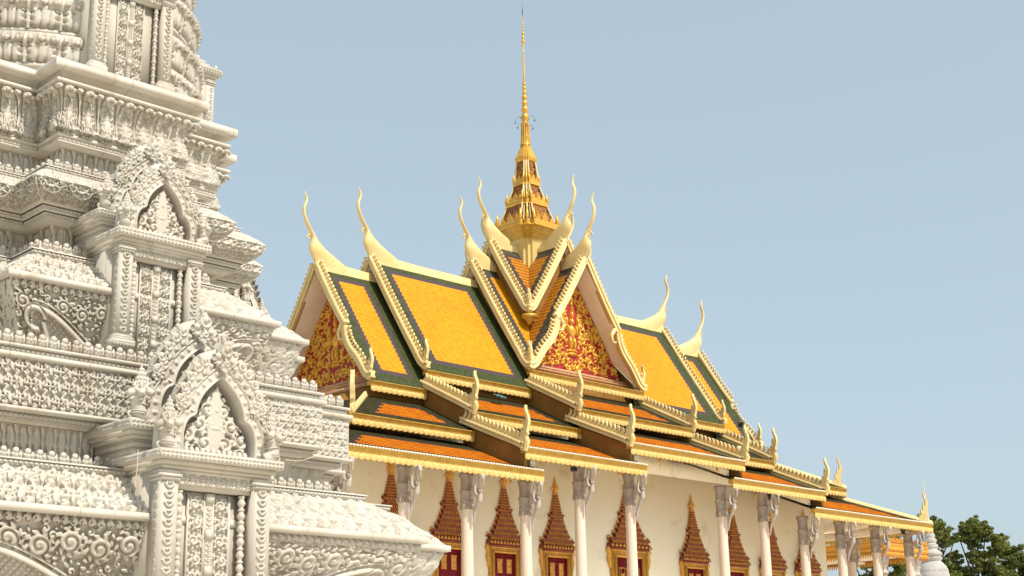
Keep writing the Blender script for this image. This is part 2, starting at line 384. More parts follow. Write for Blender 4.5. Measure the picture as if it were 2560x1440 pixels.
def tallpetal(P, H, res=.005):
    X, Y = tilegrid(P, H, res); T = np.zeros_like(X)+.02; y = Y/H; x = X/P-.5; ax = abs(x)
    wd = .40*np.clip(np.sin(math.pi*np.clip((y-.12)/1.02, 0, 1)**.8), 0, 1)**.55
    inside = ax < wd; body = .5*smooth(0, .08, wd-ax)
    rim = .28*np.exp(-((wd-ax-.03)/.028)**2); T = np.where(inside, np.maximum(body+rim, T), T)
    w2 = .17*np.clip(1-abs((y-.48)/.27), 0, 1)**.8
    T = np.where(ax < w2, .42+.35*smooth(0, .05, w2-ax), np.where(ax < w2+.03, .85, T))
    for k in range(5):
        for s in (-1, 1): wrapmax(T, spiral, X, Y, P, (.5+s*(.28-.012*k))*P, (.3+.115*k)*H, .062*H, s, 1., 1.1)
    b = np.zeros_like(T)      # bulb of small leaves below
    for yy, n, r in ((.05, 3, .13), (.14, 4, .12), (.22, 3, .11)):
        for k in range(n): wrapmax(b, floret, X, Y, P, (.5+.17*(k-(n-1)/2))*P, yy*H, r*P*1.25)
    T = np.maximum(T, (.4+.6*b)*smooth(.47, .36, ax)*smooth(.3, .24, y)*(b > .02))
    t = np.zeros_like(T)      # curled tip above
    wrapmax(t, leaf, X, Y, P, .5*P, .99*H, -math.pi/2, .24*H, .2*P); T = np.maximum(T, t*1.25)
    xs = np.minimum((X/P) % 1, 1-(X/P) % 1)
    T = np.maximum(T, (.5+.4*y)*np.sqrt(np.clip(1-(xs/(.03+.10*y**2))**2, 0, 1))*(y > .25))
    return T
def lattice(P, H, res=.005):
    X, Y = tilegrid(P, H, res); T = np.zeros_like(X)
    a = (X+Y)/P % 1; b = (X-Y)/P % 1
    gr = np.minimum(np.minimum(a, 1-a), np.minimum(b, 1-b))
    T = .25*smooth(.03, .08, gr)
    ca, cb = a-.5, b-.5; dx, dy = (ca+cb)/2, (ca-cb)/2
    return np.maximum(T, floret(dx, dy, 0, 0, .30)*.9)
def chevron(P, H, n=6, res=.004):
    X, Y = tilegrid(P, H, res); T = np.zeros_like(X); x = X-P/2; hh = H/n
    for k in range(n+1):
        y0 = (k-.2)*hh
        for s in (-1, 1):
            T = np.maximum(T, leaf(X, Y, P/2, y0+.15*hh, math.pi/2+s*.85, hh*.85, P*.12))
            T = np.maximum(T, leaf(X, Y, P/2+s*.3*P, y0+.5*hh, math.pi/2+s*.2, hh*.5, P*.10))
        T = np.maximum(T, floret(X, Y, P/2, y0+.75*hh, P*.2))
    return T*smooth(.5, .46, abs(x)/P)
def doorpanel(P, H, n=4, seed=3, res=.004):
    X, Y = tilegrid(P, H, res); T = np.zeros_like(X); hh = H/n
    for k in range(n):
        s = (-1)**k; cx = P/2+s*.1*P; cy = (k+.5)*hh; r = min(.36*P, .42*hh)
        T = np.maximum(T, spiral(X, Y, cx, cy, r, s, .5, 1.5))
        for q in range(8):
            a = q*.8; T = np.maximum(T, leaf(X, Y, cx+r*.95*math.cos(a), cy+r*.95*math.sin(a), a+s*.7, r*.6, r*.2))
        T = np.maximum(T, leaf(X, Y, P/2-s*.42*P, cy-.4*hh, math.pi/2-s*.1, hh*.5, P*.11))
        T = np.maximum(T, leaf(X, Y, P/2-s*.42*P, cy+.05*hh, math.pi/2+s*.3, hh*.4, P*.09))
    return T
def garland(P, H, res=.004):
    X, Y = tilegrid(P, H, res); T = foliage(P, H, 11, res, H*.15)*.45
    x = (X/P-.5); y = Y/H
    for k, (d, wd) in enumerate(((.55, .035), (.32, .03))):
        yc = 1-d*np.sqrt(np.clip(1-(x/(.40 if k == 0 else .24))**2, 0, 1)); T = np.where(abs(y-yc) < wd*1.7, .95*np.sqrt(np.clip(1-((y-yc)/(wd*1.7))**2, 0, 1)), T)
    for q in np.linspace(.25, math.pi-.25, 6):
        T = np.maximum(T, np.sqrt(np.clip(1-(((x-.32*math.cos(q))/.045)**2+((y-(1-.44*math.sin(q)))/(.045*P/H))**2), 0, 1)))
    return T
def crisp(T, a=.08, b=.34, k=.66): return k*smooth(a, b, T)+(1-k)*T
def apron(P, H, res=.005, rs=.105):
    """hanging apron in metres: border of small scrolls, a row of large scrolls set in leaves, a thick S moulding, trellis of florets below"""
    X, Y = tilegrid(P, H, res); g = np.random.default_rng(12); T = np.zeros_like(X); x = abs(X/P-.5)*2; done = []
    yc = H*(.06+.60*smooth(.22, .84, x))-.9*H*smooth(.86, .93, x)              # moulding line, rising outwards to a hook
    n = max(2, int(P/(rs*2.5))); n += n % 2
    for i in range(n):                                                        # large scrolls
        cx = (i+.5)*P/n; ch = 1 if cx < P/2 else -1; cy = H-.13-rs-(.05 if i % 2 else .0); done.append((cx, cy, rs*1.12))
        wrapmax(T, spiral, X, Y, P, cx, cy, rs, ch, .6*i, 1.7)
        for q in range(9):
            an = q*.70+.2; wrapmax(T, leaf, X, Y, P, cx+rs*.95*math.cos(an), cy+rs*.95*math.sin(an), an+ch*1.25, rs*.7, rs*.2)
    m = int(P/.085)
    for i in range(m):                                                        # border below the lip
        cx = (i+.5)*P/m; wrapmax(T, spiral, X, Y, P, cx, H-.055, .043, 1 if i % 2 else -1, i, 1.2)
        wrapmax(T, leaf, X, Y, P, cx, H-.015, -math.pi/2+.6, .075, .02)
    for k in range(int(700*P)):                                              # small scrolls and leaves fill the rest
        cx, cy = g.uniform(0, P), g.uniform(.05*H, H-.10); r = g.uniform(.016, .05)
        if any((cx-a)**2+(cy-b)**2 < ((r+c)*.92)**2 for a, b, c in done): continue
        done.append((cx, cy, r)); an = g.uniform(0, 6.28)
        if r > .036: wrapmax(T, spiral, X, Y, P, cx, cy, r, g.choice([-1, 1]), an, 1.2)
        else: wrapmax(T, leaf, X, Y, P, cx-r*math.cos(an), cy-r*math.sin(an), an, 2.4*r, .7*r)
    T = crisp(T)
    L = crisp(sample(lattice(.075, .075, .003), X/.075, (Y/.075) % 1))*.45
    d = Y-yc; w_ = .042
    T = np.where(d > 0, T, L); T = np.where(abs(d) < w_, 1.15*np.sqrt(np.clip(1-(d/w_)**2, 0, 1))+.05, T)
    for sg in (-1, 1):       # the hook and its descending stem
        hx, hy = P/2+sg*.845*P/2, .52*H; q = np.hypot(X-hx, Y-hy); ang = np.arctan2(Y-hy, (X-hx)*sg)
        rr = .14*H*(1+.0*ang); T = np.where((abs(q-rr) < w_*.8) & (ang > -1.9), 1.1*np.sqrt(np.clip(1-((q-rr)/(w_*.85))**2, 0, 1)), T)
        ln = (X-(hx-sg*(.10*H+.22*(hy-Y)))); T = np.where((abs(ln) < w_*.9) & (Y < hy-.02), 1.05*np.sqrt(np.clip(1-(ln/(w_*.95))**2, 0, 1)), T)
    d2 = d-.075; T = np.where(abs(d2) < .02, .9*np.sqrt(np.clip(1-(d2/.02)**2, 0, 1)), T)
    return np.maximum(T, .55*smooth(H-.02, H-.005, Y))
def beads(P, H, res=.003):
    X, Y = tilegrid(P, H, res); return np.sqrt(np.clip(1-((X-P/2)/(.46*P))**2-((Y-H/2)/(.36*H))**2, 0, 1))
def palmette(P, H, res=.01):
    X, Y = tilegrid(P, H, res); T = np.zeros_like(X)
    T = np.maximum(T, leaf(X, Y, P/2, H, -math.pi/2, H, P*.42, False))
    d = ((X-P/2)/(.42*P))**2+((Y-.45*H)/(.45*H))**2
    T = np.maximum(T, .5+.5*np.sqrt(np.clip(1-d, 0, 1)))*(d < 1)
    T -= .35*(abs(np.sqrt(d)-.62) < .10)
    xs = np.minimum(X, P-X); return np.maximum(T, .45*(Y > .55*H)*smooth(.2*P, .02, xs))
def sample(T, u, v):
    ny, nx = T.shape; x = (u % 1)*nx-.5; y = np.clip(v, 0, 1)*ny-.5
    x0 = np.floor(x).astype(int); fx = x-x0; y0 = np.clip(np.floor(y).astype(int), 0, ny-1); fy = np.clip(y-y0, 0, 1)
    y1 = np.clip(y0+1, 0, ny-1); a = x0 % nx; b = (x0+1) % nx
    return T[y0, a]*(1-fx)*(1-fy)+T[y0, b]*fx*(1-fy)+T[y1, a]*(1-fx)*fy+T[y1, b]*fx*fy

# ------------------------------------------------------------------ redented plan bands
def plan(o1, o2):     # half sizes e, e+o1, e+o2 ; twenty corners, each (sx, ox, sy, oy)
    q = [(-1, 0, -1, o2), (1, 0, -1, o2), (1, 0, -1, o1), (1, o1, -1, o1), (1, o1, -1, 0)]
    out = []
    for k in range(4):
        for c in q:
            for _ in range(k): c = (-c[2], c[3], c[0], c[1])
            out.append(c)
    return out
def resample(prof, dv):
    P = [np.array(prof[0], float)]; Nn = []; S_ = [0.]
    for a, b in zip(prof[:-1], prof[1:]):
        a, b = np.array(a, float), np.array(b, float); L = np.linalg.norm(b-a)
        k = max(1, int(math.ceil(L/dv)))
        for i in range(1, k+1): P.append(a+(b-a)*i/k); S_.append(S_[-1]+L/k)
    P = np.array(P); t = np.gradient(P, axis=0); t /= np.linalg.norm(t, axis=1)[:, None]+1e-9
    return P, np.stack([-t[:, 1], t[:, 0]], 1), np.array(S_)
def band(prof, pl, c, material, name, parent, T=None, amp=.03, period=.2, dens=.0095, coarse=.09, scale=False, fade=.012, sink=.7, alt=None):
    mb = MB(); n = len(pl)
    for i in range(n):
        A, B = pl[i], pl[(i+1) % n]
        def pos(C, e): return ((C[0]*e*(1+C[1]) if scale else C[0]*(e+C[1])), (C[2]*e*(1+C[3]) if scale else C[2]*(e+C[3])))
        em = np.mean([p[0] for p in prof]); a0, b0 = np.array(pos(A, em)), np.array(pos(B, em)); d = b0-a0; L = np.linalg.norm(d)
        nx, ny = d[1]/L, -d[0]/L
        d_ = dens if ny < -.5 else (dens*1.5 if nx < -.5 else coarse)
        if T is None: d_ = max(d_, .25)
        P, N, Sv = resample(prof, d_); nu = max(2, int(math.ceil(L/d_))+1)
        s = np.linspace(0, 1, nu)[:, None]; e = P[None, :, 0]*np.ones((nu, 1)); z = P[None, :, 1]*np.ones((nu, 1))
        if T is not None:
            T_, per_ = (alt if alt and L < 1.3 else (T, period)); nrep = max(1, round(L/per_)); vv = 1-Sv/Sv[-1]
            h = (sample(T_, s*nrep+.0*z, vv[None]*np.ones((nu, 1)))-sink)*amp
            h = h*smooth(0, fade, np.minimum(Sv, Sv[-1]-Sv))[None]
            if sink: h = h*smooth(0, .022, np.minimum(s, 1-s)*L)
            e = e+h*N[None, :, 0]; z = z+h*N[None, :, 1]
        ax, ay = pos(A, e); bx, by = pos(B, e)
        V = np.stack([c[0]+ax+(bx-ax)*s, c[1]+ay+(by-ay)*s, z], -1)
        at = {}
        if scale:
            u = (s-.5)*L+0*z
            at = dict(tile=np.stack([u, Sv[None]+0*u, Sv[-1]-Sv[None]+0*u], -1), edge=np.stack([s*L+0*z, (1-s)*L+0*z, Sv[None]+0*u], -1))
        grid(mb, V, flip=True, **at)
    return mb.build(name, material, parent)

# ================================================================== SETTING
mb = MB(); mb.add(np.array([[-900, -900, 0], [1500, -900, 0], [1500, 1500, 0], [-900, 1500, 0]]), np.array([[0, 1, 2, 3]]))
tag(mb.build('ground', GROUND), kind='structure')

# ================================================================== STUPA (near, carved white stone)
SX, SY = 7.75, 16.15
stupa = tag(empty('stupa', (SX, SY, 0)), 'huge white carved stone stupa with pointed false door niches and a round lotus drum', 'stupa')
PL = plan(.74, 1.22); C0 = (0, 0)
T_fol = crisp(diaper(.20, .456, 3)); T_fol2 = crisp(foliage(.5, .30, 9, .004, .06)); T_scr = crisp(np.maximum(scrollwave(.62, .42, .004), .55*foliage(.62, .42, 15, .004, .045)))
T_bal = crisp(balusters(.13, .32), .05, .5, .4); T_slo = crisp(diaper(.30, .50, 2), .12, .45, .7); T_tall = tallpetal(.245, .54, .0035); T_gar = crisp(garland(.30, .24)); T_bead = beads(.055, .05)
T_apr2 = apron(3.1, .78, .005, .085); T_apr1 = apron(5.2, .95, .006, .115); T_aprs = crisp(np.maximum(foliage(.74, .8, 17, .005, .10), scrollwave(.74, .8, .005)*.95)); T_ros = crisp(rosettes(.05, .08, 2), .1, .5)
T_che = crisp(chevron(.12, 1.0, 11)); T_door = crisp(doorpanel(.16, 1.0, 6, 4)); T_bal2 = crisp(balusters(.22, .30), .05, .5, .4)
Tb = dict(T=T_bead, amp=.02, period=.05, dens=.009, fade=.002, sink=0)
SB = lambda name, prof, m=MARBLE, **k: band(prof, PL, C0, m, name, stupa, **k)
SB('cornice_slab', [(.2, 8.575), (.96, 8.571), (.96, 8.478), (.85, 8.478), (.80, 8.44), (.80, 8.372), (.905, 8.37), (.905, 8.338), (.85, 8.335)], MARBLE_PLAIN)
SB('petal_frieze', [(.86, 8.335), (.79, 8.22), (.765, 8.05), (.80, 7.93), (.82, 7.86), (.76, 7.79)], T=T_tall, amp=.075, period=.245, dens=.007, fade=.004, sink=.3)
SB('moulding', [(.76, 7.79), (.80, 7.786), (.80, 7.75), (.775, 7.745)], MARBLE_PLAIN)
SB('bead_moulding', [(.775, 7.745), (.775, 7.698)], **Tb)
SB('moulding', [(.775, 7.698), (.80, 7.694), (.80, 7.68), (.68, 7.65)], MARBLE_PLAIN)
SB('carved_neck', [(.70, 7.65), (.66, 7.58), (.66, 7.36)], T=T_bal, amp=.055, period=.13, dens=.008)
SB('ledge', [(.66, 7.36), (.80, 7.34), (.96, 7.30), (1.02, 7.29), (1.02, 7.28)], MARBLE_PLAIN)
SB('bead_moulding', [(1.005, 7.28), (1.005, 7.24)], **Tb)
SB('carved_roof_slope', [(1.0, 7.24), (1.08, 7.20), (1.17, 7.13), (1.235, 7.066)], T=T_slo, amp=.035, period=.2)
SB('garland_eave', [(1.235, 7.066), (1.215, 6.98), (1.16, 6.91), (1.08, 6.855)], T=T_gar, amp=.06, period=.32, dens=.008)
SB('moulding', [(1.08, 6.855), (1.04, 6.848), (1.04, 6.84)], MARBLE_PLAIN)
SB('bead_moulding', [(1.02, 6.84), (1.02, 6.80)], **Tb)
SB('moulding', [(1.02, 6.80), (1.035, 6.798), (.99, 6.782)], MARBLE_PLAIN)
SB('bead_moulding', [(.97, 6.782), (.97, 6.745)], **Tb)
SB('moulding', [(.97, 6.745), (.985, 6.742), (.82, 6.70)], MARBLE_PLAIN)
SB('carved_neck', [(.82, 6.70), (.75, 6.62), (.75, 6.40)], T=T_bal2, amp=.065, period=.22, dens=.008)
SB('ledge', [(.75, 6.40), (1.02, 6.385), (1.06, 6.32), (1.14, 6.30), (1.178, 6.298), (1.178, 6.285)], MARBLE_PLAIN)
SB('bead_moulding', [(1.16, 6.285), (1.16, 6.238)], **Tb)
SB('carved_roof_slope', [(1.155, 6.238), (1.29, 6.145), (1.44, 6.02), (1.585, 5.89)], T=T_slo, amp=.06, period=.28, dens=.008)
SB('eave_lip', [(1.585, 5.89), (1.617, 5.885), (1.617, 5.826), (1.57, 5.822)], MARBLE_PLAIN)
SB('scroll_apron', [(1.57, 5.822), (1.52, 5.68), (1.44, 5.50), (1.36, 5.33), (1.32, 5.10)], T=T_apr2, alt=(T_aprs, .74), amp=.075, period=3.2, dens=.0072)
SB('ledge', [(1.32, 5.10), (1.80, 5.085), (1.93, 5.06), (1.97, 5.055), (1.97, 5.03), (1.94, 5.025)], MARBLE_PLAIN)
SB('bead_moulding', [(1.93, 5.025), (1.93, 4.975)], **Tb)
SB('moulding', [(1.93, 4.975), (1.99, 4.968), (1.99, 4.922), (1.955, 4.918)], MARBLE_PLAIN)
SB('foliage_frieze', [(1.955, 4.918), (1.955, 4.462)], T=T_fol, amp=.05, period=.20, dens=.0075)
SB('moulding', [(1.955, 4.462), (1.985, 4.458), (1.985, 4.425), (1.90, 4.415)], MARBLE_PLAIN)
SB('bead_moulding', [(1.885, 4.415), (1.885, 4.365)], **Tb)
SB('moulding', [(1.885, 4.365), (1.90, 4.36), (1.74, 4.325)], MARBLE_PLAIN)
SB('carved_neck', [(1.78, 4.325), (1.72, 4.25), (1.71, 4.0)], T=T_bal, amp=.055, period=.135, dens=.008)
SB('ledge', [(1.71, 4.0), (1.98, 3.985), (2.04, 3.935), (2.2, 3.92), (2.311, 3.915), (2.311, 3.9)], MARBLE_PLAIN)
SB('bead_moulding', [(2.29, 3.9), (2.29, 3.85)], **Tb)
SB('carved_roof_slope', [(2.285, 3.85), (2.43, 3.745), (2.59, 3.60), (2.75, 3.45)], T=T_slo, amp=.065, period=.32, dens=.008)
SB('eave_lip', [(2.75, 3.45), (2.785, 3.445), (2.785, 3.378), (2.73, 3.374)], MARBLE_PLAIN)
SB('scroll_apron', [(2.73, 3.374), (2.67, 3.20), (2.54, 2.98), (2.44, 2.78), (2.40, 2.5)], T=T_apr1, alt=(T_aprs, .74), amp=.085, period=5.5, dens=.0078)
SB('pedestal', [(2.40, 2.5), (2.8, 2.46), (2.85, 2.4), (2.85, 1.9), (2.7, 1.85), (2.7, 1.2), (3.0, 1.1), (3.0, .6), (3.2, .55), (3.2, 0)], MARBLE_PLAIN)

# rows of free-standing buds on the ledges
def bud_row(e, z, sp, r):
    for i in range(20):
        mb = MB()
        A, B = PL[i], PL[(i+1) % 20]; a = np.array([A[0]*(e+A[1]), A[2]*(e+A[3])]); b = np.array([B[0]*(e+B[1]), B[2]*(e+B[3])])
        L = np.linalg.norm(b-a); d = (b-a)/L; nn = np.array([d[1], -d[0]])
        if nn[1] > .5 or nn[0] > .5: continue
        k = max(1, round(L/sp)); M3 = np.array([[d[0], nn[0], 0], [d[1], nn[1], 0], [0, 0, 1]])
        for j in range(k):
            p = a+d*L*(j+.5)/k; o = np.array([p[0], p[1], z]); s = r/.05
            for c, rad in (((0, 0, .045), (.05, .035, .045)), ((0, .012, .095), (.034, .026, .032)), ((0, .02, .05), (.018, .026, .024)),
                           ((-.03, .022, .06), (.016, .016, .02)), ((.03, .022, .06), (.016, .016, .02)), ((.052, 0, .055), (.014, .02, .05))):
                blob(mb, o+M3 @ (np.array(c)*s), np.array(rad)*s, 8, 6, M3)
        mb.build('bud_row', MARBLE, stupa, smooth=True)
def tip_row(name, e, z, sp, parts):
    mb = MB()
    for i in range(20):
        A, B = PL[i], PL[(i+1) % 20]; a = np.array([A[0]*(e+A[1]), A[2]*(e+A[3])]); b = np.array([B[0]*(e+B[1]), B[2]*(e+B[3])])
        L = np.linalg.norm(b-a); d = (b-a)/L; nn = np.array([d[1], -d[0]]); k = max(1, round(L/sp)); M3 = np.array([[d[0], nn[0], 0], [d[1], nn[1], 0], [0, 0, 1]])
        for j in range(k):
            for off, c, rad in parts:
                p = a+d*L*(j+off)/k; blob(mb, np.array([p[0], p[1], z])+M3 @ np.array(c), rad, 8, 6, M3)
    return mb.build(name, MARBLE, stupa, smooth=True)
tip_row('petal_tips', .865, 8.30, .245, [(.5, (0, .0, -.01), (.055, .06, .028)), (.5, (0, .045, -.025), (.032, .025, .024)), (.5, (-.045, .03, -.04), (.025, .035, .025)), (.5, (.045, .03, -.04), (.025, .035, .025)), (0, (0, .0, -.015), (.045, .06, .025)), (0, (0, .045, -.03), (.028, .025, .022))])
bud_row(1.90, 5.06, .118, .054); bud_row(1.02, 6.33, .115, .052); bud_row(2.02, 3.93, .118, .052); bud_row(.90, 7.305, .11, .045)

# round drum with lotus bands, and the bell above the picture
T_lot = crisp(lotus(.36, .30), .1, .5, .45)
def drum_band(prof, name, m, T=None, amp=.06, nrep=32, dens=.012, n=None):
    P, N, Sv = resample(prof, dens if T is not None else .2); n = n or (760 if T is not None else 128)
    th = np.linspace(0, 2*math.pi, n, endpoint=False)[:, None]; vv = Sv/Sv[-1]
    h = sample(T, th/2/math.pi*nrep+0*P[None, :, 0], vv[None]*np.ones((n, 1)))*amp if T is not None else 0*th*P[None, :, 0]
    r = P[None, :, 0]-h*N[None, :, 0]; z = P[None, :, 1]-h*N[None, :, 1]
    mb = MB(); grid(mb, np.stack([r*np.cos(th), r*np.sin(th), z+0*th], -1), wrap=True); return mb.build(name, m, stupa)
zz = 8.575
for z0, z1, rd in ((8.70, 8.98, 1.90), (9.15, 9.47, 1.83), (9.74, 10.05, 1.77), (10.29, 10.60, 1.69)):
    drum_band([(rd-.12, zz), (rd-.15, z0-.09), (rd-.03, z0-.05), (rd-.03, z0-.005), (rd-.06, z0)], 'drum_recess', MARBLE_PLAIN)
    drum_band([(rd-.07, z0), (rd-.045, z0+.1), (rd-.04, z0+.22), (rd, z1-.06), (rd+.01, z1-.02), (rd-.06, z1+.02)], 'lotus_band', MARBLE, T_lot, .085)
    zz = z1+.02
    mb = MB()
    for j in range(96):
        a = j*math.pi/48+.03; r_ = rd-.0 if j % 3 else rd+.012; M3 = rotz(a); s_ = 1. if j % 3 else .8
        blob(mb, (r_*math.cos(a), r_*math.sin(a), z1-.015), np.array([.06, .05, .034])*s_, 8, 6, M3); blob(mb, ((r_+.05)*math.cos(a), (r_+.05)*math.sin(a), z1-.03), np.array([.028, .032, .026])*s_, 7, 5, M3)
    mb.build('petal_tips', MARBLE, stupa, smooth=True)
drum_band([(1.63, zz), (1.55, 10.8), (1.62, 10.84), (1.58, 11.3), (1.45, 11.9), (1.15, 12.5), (.8, 12.75), (.8, 13), (.6, 13.1), (.55, 13.6), (.3, 15.5), (.02, 17)], 'bell', MARBLE_PLAIN)

# ---- false-door niches
def relief_panel(mb, T, x0, x1, z0, z1, d, amp, period=None, vper=None, mask=None, dens=.006):
    nu, nv = max(3, int((x1-x0)/dens)), max(3, int((z1-z0)/dens))
    X, Z = np.meshgrid(np.linspace(x0, x1, nu), np.linspace(z0, z1, nv), indexing='ij')
    u = (X-x0)/(x1-x0)*max(1, round((x1-x0)/period)) if period else (X-x0)/(x1-x0)*.9999
    v = (Z-z0)/(z1-z0)
    if vper: v = (v*max(1, round((z1-z0)/vper))*.99999) % 1
    h = sample(T, u, v)*amp; ed = np.minimum(np.minimum(X-x0, x1-X), np.minimum(Z-z0, z1-Z)); h = h*(ed > dens*.5)
    grid(mb, np.stack([X, -(d+h), Z], -1), mask=mask(X, Z) if mask else None)
def crocket_kit():
    n, m = 30, 36
    X, Z = np.meshgrid(np.linspace(-.55, .55, n), np.linspace(-.05, 1.05, m), indexing='ij')
    hs = lambda cx, cz, r, q=1.: q*np.sqrt(np.clip(1-((X-cx)**2+(Z-cz)**2)/r**2, 0, 1))
    h = .8*leaf(X, Z, 0, -.05, math.pi/2-.05, 1.0, .34, False)
    h = np.maximum(h, 1.05*crisp(spiral(X, Z, .07, .62, .27, 1, 2.2, 1.25), .05, .3, .4)); h = np.maximum(h, hs(-.25, .40, .15, .9)); h = np.maximum(h, hs(.28, .28, .14, .9)); h = np.maximum(h, hs(-.24, .16, .13, .85))
    h = np.maximum(h, .95*leaf(X, Z, -.04, .78, math.pi/2+.25, .30, .09, False))
    return np.stack([X, -h*.26, Z], -1), h > .05
CK, CKM = crocket_kit()
def put_crocket(mb, x, z, ang, s, d, lean=.04, mir=1):
    c, sn = math.cos(ang-math.pi/2), math.sin(ang-math.pi/2)
    for sg in (1, -.5):
        P = CK.copy()*s; P[..., 0] *= mir; P[..., 1] *= sg; P[..., 1] -= P[..., 2]*lean
        Q = np.stack([x+c*P[..., 0]-sn*P[..., 2], -d+P[..., 1], z+sn*P[..., 0]+c*P[..., 2]], -1)
        grid(mb, Q, mask=CKM, flip=(sg < 0) != (mir < 0))
HALF = [(.40, 0), (.405, .10), (.40, .20), (.375, .28), (.335, .335), (.29, .36), (.268, .385), (.258, .44), (.225, .53), (.165, .62), (.085, .70), (0, .775)]
def pediment(k, zb, d, parent, tymp=True, solid=True):
    h = smooth_path(HALF, 60)*k
    full = np.concatenate([h*[1, 1], (h*[-1, 1])[::-1][1:]]); full = full[::-1]          # left foot -> apex -> right foot
    t = np.gradient(full, axis=0); t /= np.linalg.norm(t, axis=1)[:, None]; nrm = np.stack([-t[:, 1], t[:, 0]], 1)
    S_ = np.concatenate([[0], np.cumsum(np.linalg.norm(np.diff(full, axis=0), axis=1))])
    ns = 260; si = np.linspace(0, S_[-1], ns); ce = np.stack([np.interp(si, S_, full[:, i]) for i in (0, 1)], 1)
    nn = np.stack([np.interp(si, S_, nrm[:, i]) for i in (0, 1)], 1); nn /= np.linalg.norm(nn, axis=1)[:, None]
    wd = .125*k; vs = np.array([0, 0, .06, .16, .2, .3, .42, .5, .58, .7, .8, .84, .94, 1., 1.])
    dep = np.array([-.16/k, 0, .022, .022, 0, .0, 0, 0, 0, 0, 0, .02, .02, 0, -.16/k])*k
    bead = np.maximum(0, np.cos(si/(.045*k)*math.pi))[:, None]*np.where((vs > .25) & (vs < .75), .022*k, 0)[None]*np.sin(np.clip((vs-.25)/.5, 0, 1)*math.pi)[None]
    P = np.stack([ce[:, None, 0]+nn[:, None, 0]*vs*wd, -(d+dep[None]+bead), zb+ce[:, None, 1]+nn[:, None, 1]*vs*wd], -1)
    P[..., 2] = np.maximum(P[..., 2], zb)
    mb = MB(); grid(mb, P)
    # plate behind the crockets
    pl_ = [0, .0, 1., 1.]; pd = [-.16*k, -.03*k, -.05*k, -.16*k]
    out = .11*k*(1+.6*np.exp(-(ce[:, 0]/(.12*k))**2))
    Q = np.stack([np.stack([ce[:, 0]+nn[:, 0]*(wd+out*a), np.full(ns, -(d+b)), zb+ce[:, 1]+nn[:, 1]*(wd+out*a)], -1) for a, b in zip(pl_, pd)], 1)
    grid(mb, Q)
    # flame crockets
    Lh = S_[-1]/2
    for side in (-1, 1):
        for q, fr in enumerate((.10, .19, .28, .365, .445, .525, .61, .70, .79, .885)):
            s_ = Lh+side*(Lh*(1-fr)); i = int(np.clip(s_/S_[-1]*(ns-1), 0, ns-1)); sz = (.165, .165, .17, .17, .175, .185, .195, .205, .21, .21)[q]*k
            a = math.atan2(nn[i, 1], nn[i, 0]); a = a*.75+.25*math.pi/2 if abs(a) < 3.3 and a > -.6 else a
            put_crocket(mb, ce[i, 0]+nn[i, 0]*(wd*.92), zb+ce[i, 1]+nn[i, 1]*wd*.92, a, sz, d+.004*(q % 2), mir=-side)
    put_crocket(mb, 0, zb+.775*k+.08*k, math.pi/2, .30*k, d+.0, .05)
    put_crocket(mb, 0, zb+.775*k+.04*k, math.pi/2, .15*k, d+.05, .05)
    o = mb.build('pediment', MARBLE, parent)
    if tymp:
        hw = np.array(HALF)*k*.93
        mk = lambda X, Z: abs(X) < np.interp(Z-zb, hw[:, 1]*.97, hw[:, 0])*(1-.25*np.clip((Z-zb)/(.7*k), 0, 1))
        T = foliage(.8*k, .78*k, 21, .005, .085*k); X, Y = tilegrid(.8*k, .78*k, .005)
        fig = np.maximum.reduce([leaf(X, Y, .4*k, .02*k, math.pi/2, .72*k, .10*k, False)*1.1, 1.2*np.exp(-((X-.4*k)**2+(Y-.46*k)**2)/(.0016*k*k)), 1.1*np.exp(-(((X-.4*k)/.09)**2+((Y-.28*k)/.03)**2)/k/k)])
        T = np.maximum(T, fig*(abs(X-.4*k) < .11*k)); mb = MB()
        relief_panel(mb, crisp(T), -.4*k, .4*k, zb, zb+.775*k, d-.15*k, .09, mask=mk)
        for j in range(int(.74*k/.06)): blob(mb, (-.36*k+.06*(j+.5), -(d-.07*k), zb+.03), (.028, .03, .045), 8, 6)
        mb.build('tympanum', MARBLE, parent)
    if solid:
        mb = MB(); hb = np.array(HALF)*k*1.03; pts = [(-x, z) for x, z in hb]+[(x, z) for x, z in hb[::-1][1:]]
        extrude(mb, pts, lambda a, b, t: (a, -(d-.30*k)+t, zb+b), .1*k); mb.build('niche_back', MARBLE_PLAIN, parent)
    return o
